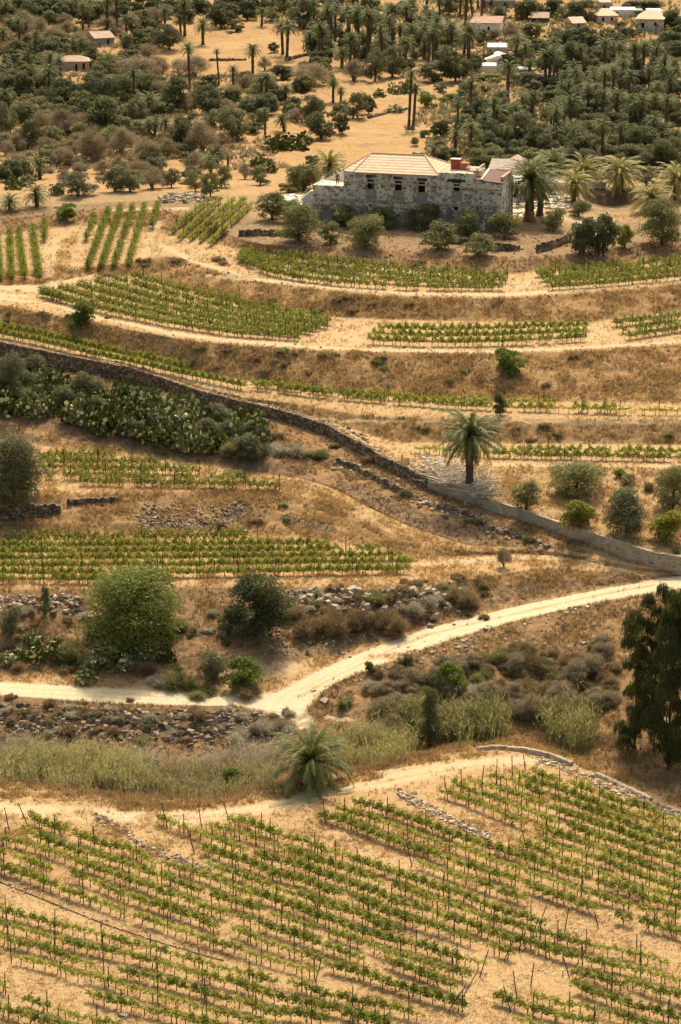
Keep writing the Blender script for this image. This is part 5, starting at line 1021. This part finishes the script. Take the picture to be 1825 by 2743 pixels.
# ------------------------------------------------------------------ stones
def stones(name, label, n, fn, smin, smax, mat, seed, cat='stones', flat=.55, kind='stuff', group=None):
    q = np.random.default_rng(seed); cube = np.array([(x, y, z) for z in (-1, 1) for x, y in ((-1, -1), (1, -1), (1, 1), (-1, 1))], float); fc = np.array([(3, 2, 1, 0), (4, 5, 6, 7), (0, 1, 5, 4), (1, 2, 6, 5), (2, 3, 7, 6), (3, 0, 4, 7)])
    Vs, Fs, ts = [], [], []
    for i in range(n):
        p = G(*fn(q)); s = smin + (smax - smin) * q.uniform() ** 2.5; v = cube * (1 + q.uniform(-.38, .2, (8, 3))) * np.array([s, s * q.uniform(.5, .9), s * flat * q.uniform(.6, 1.1)]) * .5; v[4:, :2] *= q.uniform(.5, .9)
        a, b = q.uniform(0, 6.28), q.normal(0, .3); R = np.array([[math.cos(a), -math.sin(a), 0], [math.sin(a), math.cos(a), 0], [0, 0, 1]]); Rx = np.array([[1, 0, 0], [0, math.cos(b), -math.sin(b)], [0, math.sin(b), math.cos(b)]])
        Vs.append(v @ Rx.T @ R.T + p + [0, 0, s * .12]); Fs.append(fc + i * 8); ts.append(np.full(6, q.uniform()))
    me = mesh_np(name, np.concatenate(Vs), [np.concatenate(Fs)], mat, np.concatenate(ts)); return tag(put(name, me), label, cat, group, kind)
M['stone'] = leafy('field stone', (.15, .105, .065), (.56, .45, .31), 0, .9)
M['palestone'] = leafy('bleached rubble', (.30, .25, .18), (.74, .67, .52), 0, .9)
M['darkstone'] = leafy('dark field stone', (.085, .058, .036), (.38, .28, .18), 0, .9)
def along(s, wy, wx=6):
    p = pl(s); d = np.concatenate([[0], np.cumsum(np.hypot(*np.diff(p, axis=0).T))])
    return lambda q: ((lambda t: (np.interp(t, d, p[:, 0]) + q.normal(0, wx), np.interp(t, d, p[:, 1]) + q.normal(0, wy)))(q.uniform(0, d[-1])))
def area(x0, x1, y0, y1): return lambda q: (q.uniform(x0, x1), q.uniform(y0, y1))
stones('rubble_strip', 'strip of grey rubble between the two left near vine blocks', 420, along('255 2186 320 2220 380 2262 450 2294 510 2316 560 2332', 5), .12, .5, M['stone'], 1)
stones('rubble_strip', 'strip of pale rubble in the middle of the near vineyard', 420, along('1066 2125 1110 2148 1160 2172 1210 2200 1260 2224 1310 2244', 6), .14, .6, M['stone'], 2)
stones('rubble_strip', 'pale rubble along the kerb at the top of the near vineyard', 420, along('1440 2034 1510 2056 1590 2090 1660 2122 1740 2156 1825 2190', 6), .12, .55, M['stone'], 3)
stones('rubble_strip', 'thin line of stones beside the black hose', 200, along('0 2360 60 2386 122 2411 204 2444 286 2477 408 2518 531 2554', 5), .08, .3, M['stone'], 4)
stones('rubble_slope', 'brown stony bank below the pale track at left', 1500, lambda q: (lambda x: (x, np.interp(x, [0, 300, 500, 650, 780], [1885, 1900, 1905, 1905, 1930]) + abs(q.normal(0, 1)) * 52))(q.uniform(-20, 780)), .10, .85, M['darkstone'], 5)
stones('rubble_slope', 'boulders tumbling below the vine plot beside the dark round tree', 420, lambda q: (lambda x: (x, 1582 + abs(q.normal(0, 1)) * 34))(q.uniform(690, 1250)), .2, 1.25, M['stone'], 6)
stones('rubble_slope', 'stones on the bank at the left edge below the vine plot', 260, lambda q: (lambda x: (x, 1596 + abs(q.normal(0, 1)) * 24))(q.uniform(-20, 220)), .2, .8, M['stone'], 7)
stones('loose_stones', 'pale loose stones on bare ground above the track junction', 150, area(730, 940, 1690, 1770), .12, .55, M['stone'], 8)
stones('rubble_slope', 'brown stones scattered on the bank between the two left plots', 700, area(370, 660, 1350, 1425), .12, .55, M['darkstone'], 9)
stones('rubble_slope', 'broken stones of the collapsed slope walls in the middle', 420, along('890 1236 985 1272 1063 1312 1170 1360 1250 1376 1310 1416 1460 1464', 9, 10), .2, .75, M['stone'], 10)
stones('loose_stones', 'stones beside the long retaining wall where it bends', 260, along('560 1046 640 1066 720 1092 800 1106 880 1132 960 1170 1040 1220 1130 1262', 5), .15, .6, M['stone'], 11)
stones('loose_stones', 'stones along the terrace bank edges', 520, lambda q: along('442 690 582 728 721 762 987 798 1346 802 1600 786 1825 766', 10)(q) if q.uniform() < .5 else along('0 822 349 892 640 930 987 950 1310 955 1825 935', 12)(q), .1, .4, M['darkstone'], 12)
stones('boulder_heap', 'heap of large pale boulders above the small vine block', 90, area(428, 548, 520, 544), .5, 1.3, M['stone'], 13)
stones('loose_stones', 'stones scattered along the rising track', 360, lambda q: along('800 1870 900 1836 1000 1800 1200 1724 1400 1668 1600 1622', 8)(q) if q.uniform() < .5 else along('1080 1760 1250 1740 1420 1725 1640 1740', 14)(q), .12, .6, M['stone'], 14)
stones('loose_stones', 'stones lying around the olives before the stone house', 420, area(640, 1500, 615, 690), .1, .5, M['darkstone'], 15)
stones('loose_stones', 'small stones on the near vineyard soil', 1500, area(-20, 1845, 2180, 2743), .04, .14, M['stone'], 16)
stones('boulder', 'flat pale boulder at the track junction', 1, area(868, 870, 1880, 1882), 1.3, 1.3, M['stone'], 17, 'boulder', .3, None)
stones('boulder', 'flat pale stone at the bottom edge of the vineyard', 1, area(332, 334, 2722, 2724), 1.0, 1.0, M['stone'], 18, 'boulder', .25, None)
stones('rubble_mound', 'pale rubble and broken branches heaped at the foot of the lone palm', 420, along('1120 1238 1170 1248 1215 1262 1240 1290 1290 1312', 11, 14), .12, .6, M['palestone'], 20)
# ------------------------------------------------------------------ reeds, silver grass, dead fronds, dry grass
def bladebed(name, label, mat, n, fn, h0, h1, wid, seed, leaves=3, lean=.18, cat='reeds'):
    q = np.random.default_rng(seed); B = np.array([G(*(np.array(fn(q)) + q.normal(0, 1, 2) * [14, 6])) for _ in range(n)])
    B = B[fbm(B[:, 0] * .6, B[:, 1] * .5, seed + 50, 3) > q.uniform(.25, .55, n)]; n = len(B); h = q.uniform(h0, h1, n) * (.45 + .95 * fbm(B[:, 0] * .45, B[:, 1] * .45, seed, 3)); d = np.stack([q.normal(0, lean, n), q.normal(0, lean, n), np.ones(n)], -1); tip = B + d * h[:, None]
    V, F = blades(B, tip, wid, q); Vs, Fs, ts = [V], [F], [q.uniform(0, .7, n)]; nv = len(V)
    for k in range(leaves):
        t = q.uniform(.3, .98, n)[:, None]; b = B + (tip - B) * t; dd = rdir(q, n); dd[:, 2] = np.abs(dd[:, 2]) * .9 + .55; e = b + unit(dd) * (h * q.uniform(.14, .34, n))[:, None]
        V, F = blades(b, e, wid * 1.5, q); Vs.append(V); Fs.append(F + nv); nv += len(V); ts.append(q.uniform(.15, 1, n))
    tag(put(name, mesh_np(name, np.concatenate(Vs), Fs, M[mat], np.concatenate(ts))), label, cat, None, 'stuff')
def poly_area(s):
    p = pl(s); x0, y0 = p.min(0); x1, y1 = p.max(0)
    def ins(x, y):
        c = False; j = len(p) - 1
        for i in range(len(p)):
            if (p[i, 1] > y) != (p[j, 1] > y) and x < (p[j, 0] - p[i, 0]) * (y - p[i, 1]) / (p[j, 1] - p[i, 1]) + p[i, 0]: c = not c
            j = i
        return c
    def f(q):
        while True:
            x, y = q.uniform(x0, x1), q.uniform(y0, y1)
            if ins(x, y): return x, y
    return f
bladebed('reed_bed', 'yellow green reeds along the far left of the gully', 'reed', 5200, poly_area('-20 2050 120 2040 340 2050 420 2110 400 2130 250 2122 120 2100 -20 2088'), 1.0, 2.5, .05, 1)
bladebed('reed_bed', 'pale reeds in the middle of the gully left of the bushy palm', 'reed', 2200, poly_area('380 2085 560 2070 730 2070 730 2112 640 2128 500 2145 400 2128'), .7, 1.7, .045, 2)
bladebed('reed_bed', 'green yellow reeds between the bushy palm and the narrow tree', 'reed', 2600, poly_area('880 2000 960 1985 1110 1992 1130 2020 1040 2046 960 2056 880 2062'), 1.2, 2.4, .05, 3)
bladebed('reed_bed', 'tall reeds around the narrow dark tree', 'reed', 3400, poly_area('1006 1950 1070 1930 1200 1935 1340 1945 1350 1985 1220 1996 1090 1985'), 1.6, 3.2, .055, 4)
bladebed('reed_bed', 'bright reed clump right of the brown gully scrub', 'reed', 1500, poly_area('1450 1935 1560 1930 1588 1985 1590 2012 1530 2022 1480 1985'), 1.6, 3.4, .055, 5)
bladebed('silver_grass', 'silvery grass on the left foot of the stony bank', 'silver', 3600, poly_area('-20 2010 60 1995 140 2020 130 2060 -20 2060'), .8, 1.9, .03, 6, 1, .4, 'grass')
bladebed('silver_grass', 'silvery straw grass among the reeds along the gully foot', 'silver', 3800, poly_area('-20 2060 120 2050 400 2090 740 2070 740 2118 500 2150 250 2124 -20 2092'), .6, 1.8, .03, 16, 1, .35, 'grass')
bladebed('dry_weeds', 'tawny tall weeds among the reeds in the gully', 'rust', 2600, poly_area('300 2060 560 2060 740 2060 740 2120 520 2150 330 2130'), .5, 1.4, .04, 17, 2, .3, 'weeds')
bladebed('silver_grass', 'silvery grey grass across the gully bottom', 'silver', 6500, poly_area('100 2015 330 2030 560 2030 720 2010 790 1975 800 2050 740 2075 560 2075 420 2090 330 2055 130 2050'), .6, 1.6, .028, 7, 1, .38, 'grass')
bladebed('dry_weeds', 'brown dry weeds along the track edge above the near vines', 'rust', 4200, poly_area('-20 2095 150 2105 300 2135 520 2148 640 2130 780 2092 960 2052 1100 2020 1250 1998 1350 1992 1350 2006 1250 2018 1100 2042 960 2074 780 2116 640 2152 520 2170 300 2164 150 2132 -20 2122'), .2, .6, .04, 8, 1, .5, 'weeds')
bladebed('dry_weeds', 'brown dry weeds in the gully below the big eucalyptus trees', 'rust', 5200, poly_area('1340 1960 1480 1940 1640 1960 1825 2040 1825 2140 1680 2080 1560 2030 1450 1996 1350 1992'), .3, .9, .045, 9, 1, .5, 'weeds')
bladebed('dead_fronds_heap', 'pale heap of dead fronds and sticks under the lone palm', 'bleached', 1300, poly_area('1150 1262 1200 1245 1280 1262 1330 1300 1340 1330 1290 1332 1220 1310 1160 1290'), .25, .75, .13, 10, 0, 2.2, 'debris')
bladebed('cane_stand', 'few tall pale canes beside the heap of dead fronds', 'straw', 60, area(1345, 1372, 1290, 1325), 1.4, 2.6, .05, 11, 1, .12, 'canes')
def tufts(n, seed, mat, name, label, gsel, h0, h1, wid):
    q = np.random.default_rng(seed); ok = (PX0 > -60) & (PX0 < 1885) & (PY0 > 5) & (PY0 < 2790); wgt = np.where(ok, gsel(ZON), 0.0).ravel()
    ar = np.zeros((NR, NC)); ar[:-1, :-1] = np.linalg.norm(np.cross(P[1:, :-1] - P[:-1, :-1], P[:-1, 1:] - P[:-1, :-1]), axis=-1); dn = vnoise(nx * .6, ny * .5, 77) ** 1.5
    # nearer ground shows more: weight by picture area
    ar = ar * np.minimum(1, (PPM(P) / 26.0)) ** 2
    w = wgt * ar.ravel() * dn.ravel(); w = np.maximum(w, 0); i = q.choice(NR * NC, n, p=w / w.sum()); B = P.reshape(-1, 3)[i] + np.stack([q.uniform(-.12, .12, n), q.uniform(-.25, .25, n), np.full(n, -.03)], -1)
    Vs, Fs, ts = [], [], []; nv = 0; tt = q.uniform(0, 1, n)
    for k in range(6):
        d = np.stack([q.normal(0, .5, n), q.normal(0, .5, n), np.ones(n)], -1); b = B + np.stack([q.normal(0, .1, n), q.normal(0, .1, n), np.zeros(n)], -1)
        V, F = blades(b, b + unit(d) * q.uniform(h0, h1, (n, 1)), wid, q); Vs.append(V); Fs.append(F + nv); nv += len(V); ts.append(np.clip(.6 * tt + .4 * q.uniform(0, 1, n), 0, 1))
    tag(put(name, mesh_np(name, np.concatenate(Vs), Fs, M[mat], np.concatenate(ts))), label, 'grass', None, 'stuff')
tufts(70000, 31, 'straw', 'dry_grass', 'orange dry grass covering the terrace banks', lambda z: (np.maximum(z[..., 1] - .28, 0) + .07 * z[..., 0]) * (z[..., 4] < .35) * (PY0 > 560) * (PY0 < 2300), .16, .50, .07)
tufts(26000, 32, 'rust', 'dry_undergrowth', 'brown dry plants in the grass of the terrace banks', lambda z: np.maximum(z[..., 1] + z[..., 2] - .5, 0) * (z[..., 4] < .2) * (PY0 > 560), .16, .46, .085)
tufts(16000, 34, 'straw', 'dry_grass', 'pale dry grass on the soil of the near vineyard', lambda z: (PY0 > 2180) * (.2 + z[..., 1]), .05, .18, .05)
tufts(22000, 33, 'rust', 'dry_weeds', 'thin brown weeds on the soil of the near vineyard', lambda z: (PY0 > 2180) * (.2 + z[..., 1]), .06, .22, .05)
JX = PX0 + (fbm(nx * .05, ny * .03, 61, 3) - .5) * 420; JY = PY0 + (fbm(nx * .05, ny * .03, 71, 3) - .5) * 120
tufts(9000, 41, 'grey', 'thicket_scrub', 'grey brown twiggy scrub between the valley trees', lambda z: ((JX < 680) & (JY > 190) & (PY0 < 480) & (JY < 470)) * 1.0 + ((JX < 400) & (JY <= 190)) * 1.5 + ((JX > 1120) & (JY > 120) & (PY0 < 480)) * 1.0, .4, 1.3, .20)
tufts(7000, 42, 'oak', 'thicket_undergrowth', 'grey green undergrowth between the valley trees', lambda z: ((JX < 620) & (JY > 190) & (JY < 440)) * 1.0 + ((JX > 1120) & (JY > 60) & (PY0 < 480)) * 1.6 + ((JX > 850) & (JY < 190)) * 1.2 + (PY0 < 60) * 1.0, .4, 1.4, .26)
# ------------------------------------------------------------------ the worker on the terrace
t_, z_ = fac(904, 499, 1.2); WB = hl(t_, 1.2, ZT - .05)
wk = empty('person', WB, 'worker in teal shirt and dark trousers standing on the house terrace', 'person', None, .3)
def skin(name, pts, edges, mats, parent):
    me = bpy.data.meshes.new(name); me.from_pydata([p[:3] for p in pts], edges, []); me.materials.append(mats); o = put(name, me, parent)
    m = o.modifiers.new('skin', 'SKIN'); sv = me.skin_vertices[0].data
    for i, p in enumerate(pts): sv[i].radius = (p[3], p[3]); sv[i].use_root = i == 0
    o.modifiers.new('sub', 'SUBSURF').levels = 1; o.modifiers['sub'].render_levels = 1; return o
bp = [(0, 0, .95, .15), (0, 0, 1.15, .14), (0, .02, 1.36, .15), (0, .01, 1.48, .065), (0, -.01, 1.58, .085), (0, -.02, 1.68, .09)]; be = [(0, 1), (1, 2), (2, 3), (3, 4), (4, 5)]
for s in (-1, 1):
    k = len(bp); bp += [(s * .10, 0, .86, .095), (s * .12, -.03, .48, .065), (s * .13, .0, .10, .045), (s * .135, -.13, .04, .04)]; be += [(0, k), (k, k + 1), (k + 1, k + 2), (k + 2, k + 3)]
    k = len(bp); bp += [(s * .20, .02, 1.38, .06), (s * .26, -.02, 1.12, .045), (s * .24, -.18, .92, .032), (s * .24, -.25, .86, .035)]; be += [(2, k), (k, k + 1), (k + 1, k + 2), (k + 2, k + 3)]
    for f in range(4):
        h = len(bp); x = s * (.24 + (f - 1.5) * .018); bp += [(x, -.29, .83, .009), (x, -.31, .78 - .006 * f, .008)]; be += [(k + 3, h), (h, h + 1)]
    h = len(bp); bp += [(s * .20, -.27, .83, .010), (s * .195, -.30, .80, .009)]; be += [(k + 3, h), (h, h + 1)]
skin('body', bp, be, M['skin'], wk)
skin('shirt', [(0, 0, .97, .165), (0, 0, 1.15, .16), (0, .02, 1.37, .165), (.21, .02, 1.385, .075), (.25, -.01, 1.2, .065), (-.21, .02, 1.385, .075), (-.25, -.01, 1.2, .065)], [(0, 1), (1, 2), (2, 3), (3, 4), (2, 5), (5, 6)], M['teal'], wk)
skin('trousers', [(0, 0, .97, .16), (.10, 0, .86, .11), (.12, -.03, .48, .08), (.13, 0, .12, .065), (-.10, 0, .86, .11), (-.12, -.03, .48, .08), (-.13, 0, .12, .065)], [(0, 1), (1, 2), (2, 3), (0, 4), (4, 5), (5, 6)], M['denim'], wk)
skin('hair', [(0, .03, 1.64, .085), (0, .01, 1.72, .075)], [(0, 1)], M['hair'], wk)
finish_labels()
for o in COL.objects:      # one plain category for every top-level thing without one
    if o.parent is None and o.type in ('MESH', 'EMPTY') and 'kind' not in o and 'category' not in o: o['category'] = o.name.split('.')[0].replace('_', ' ')
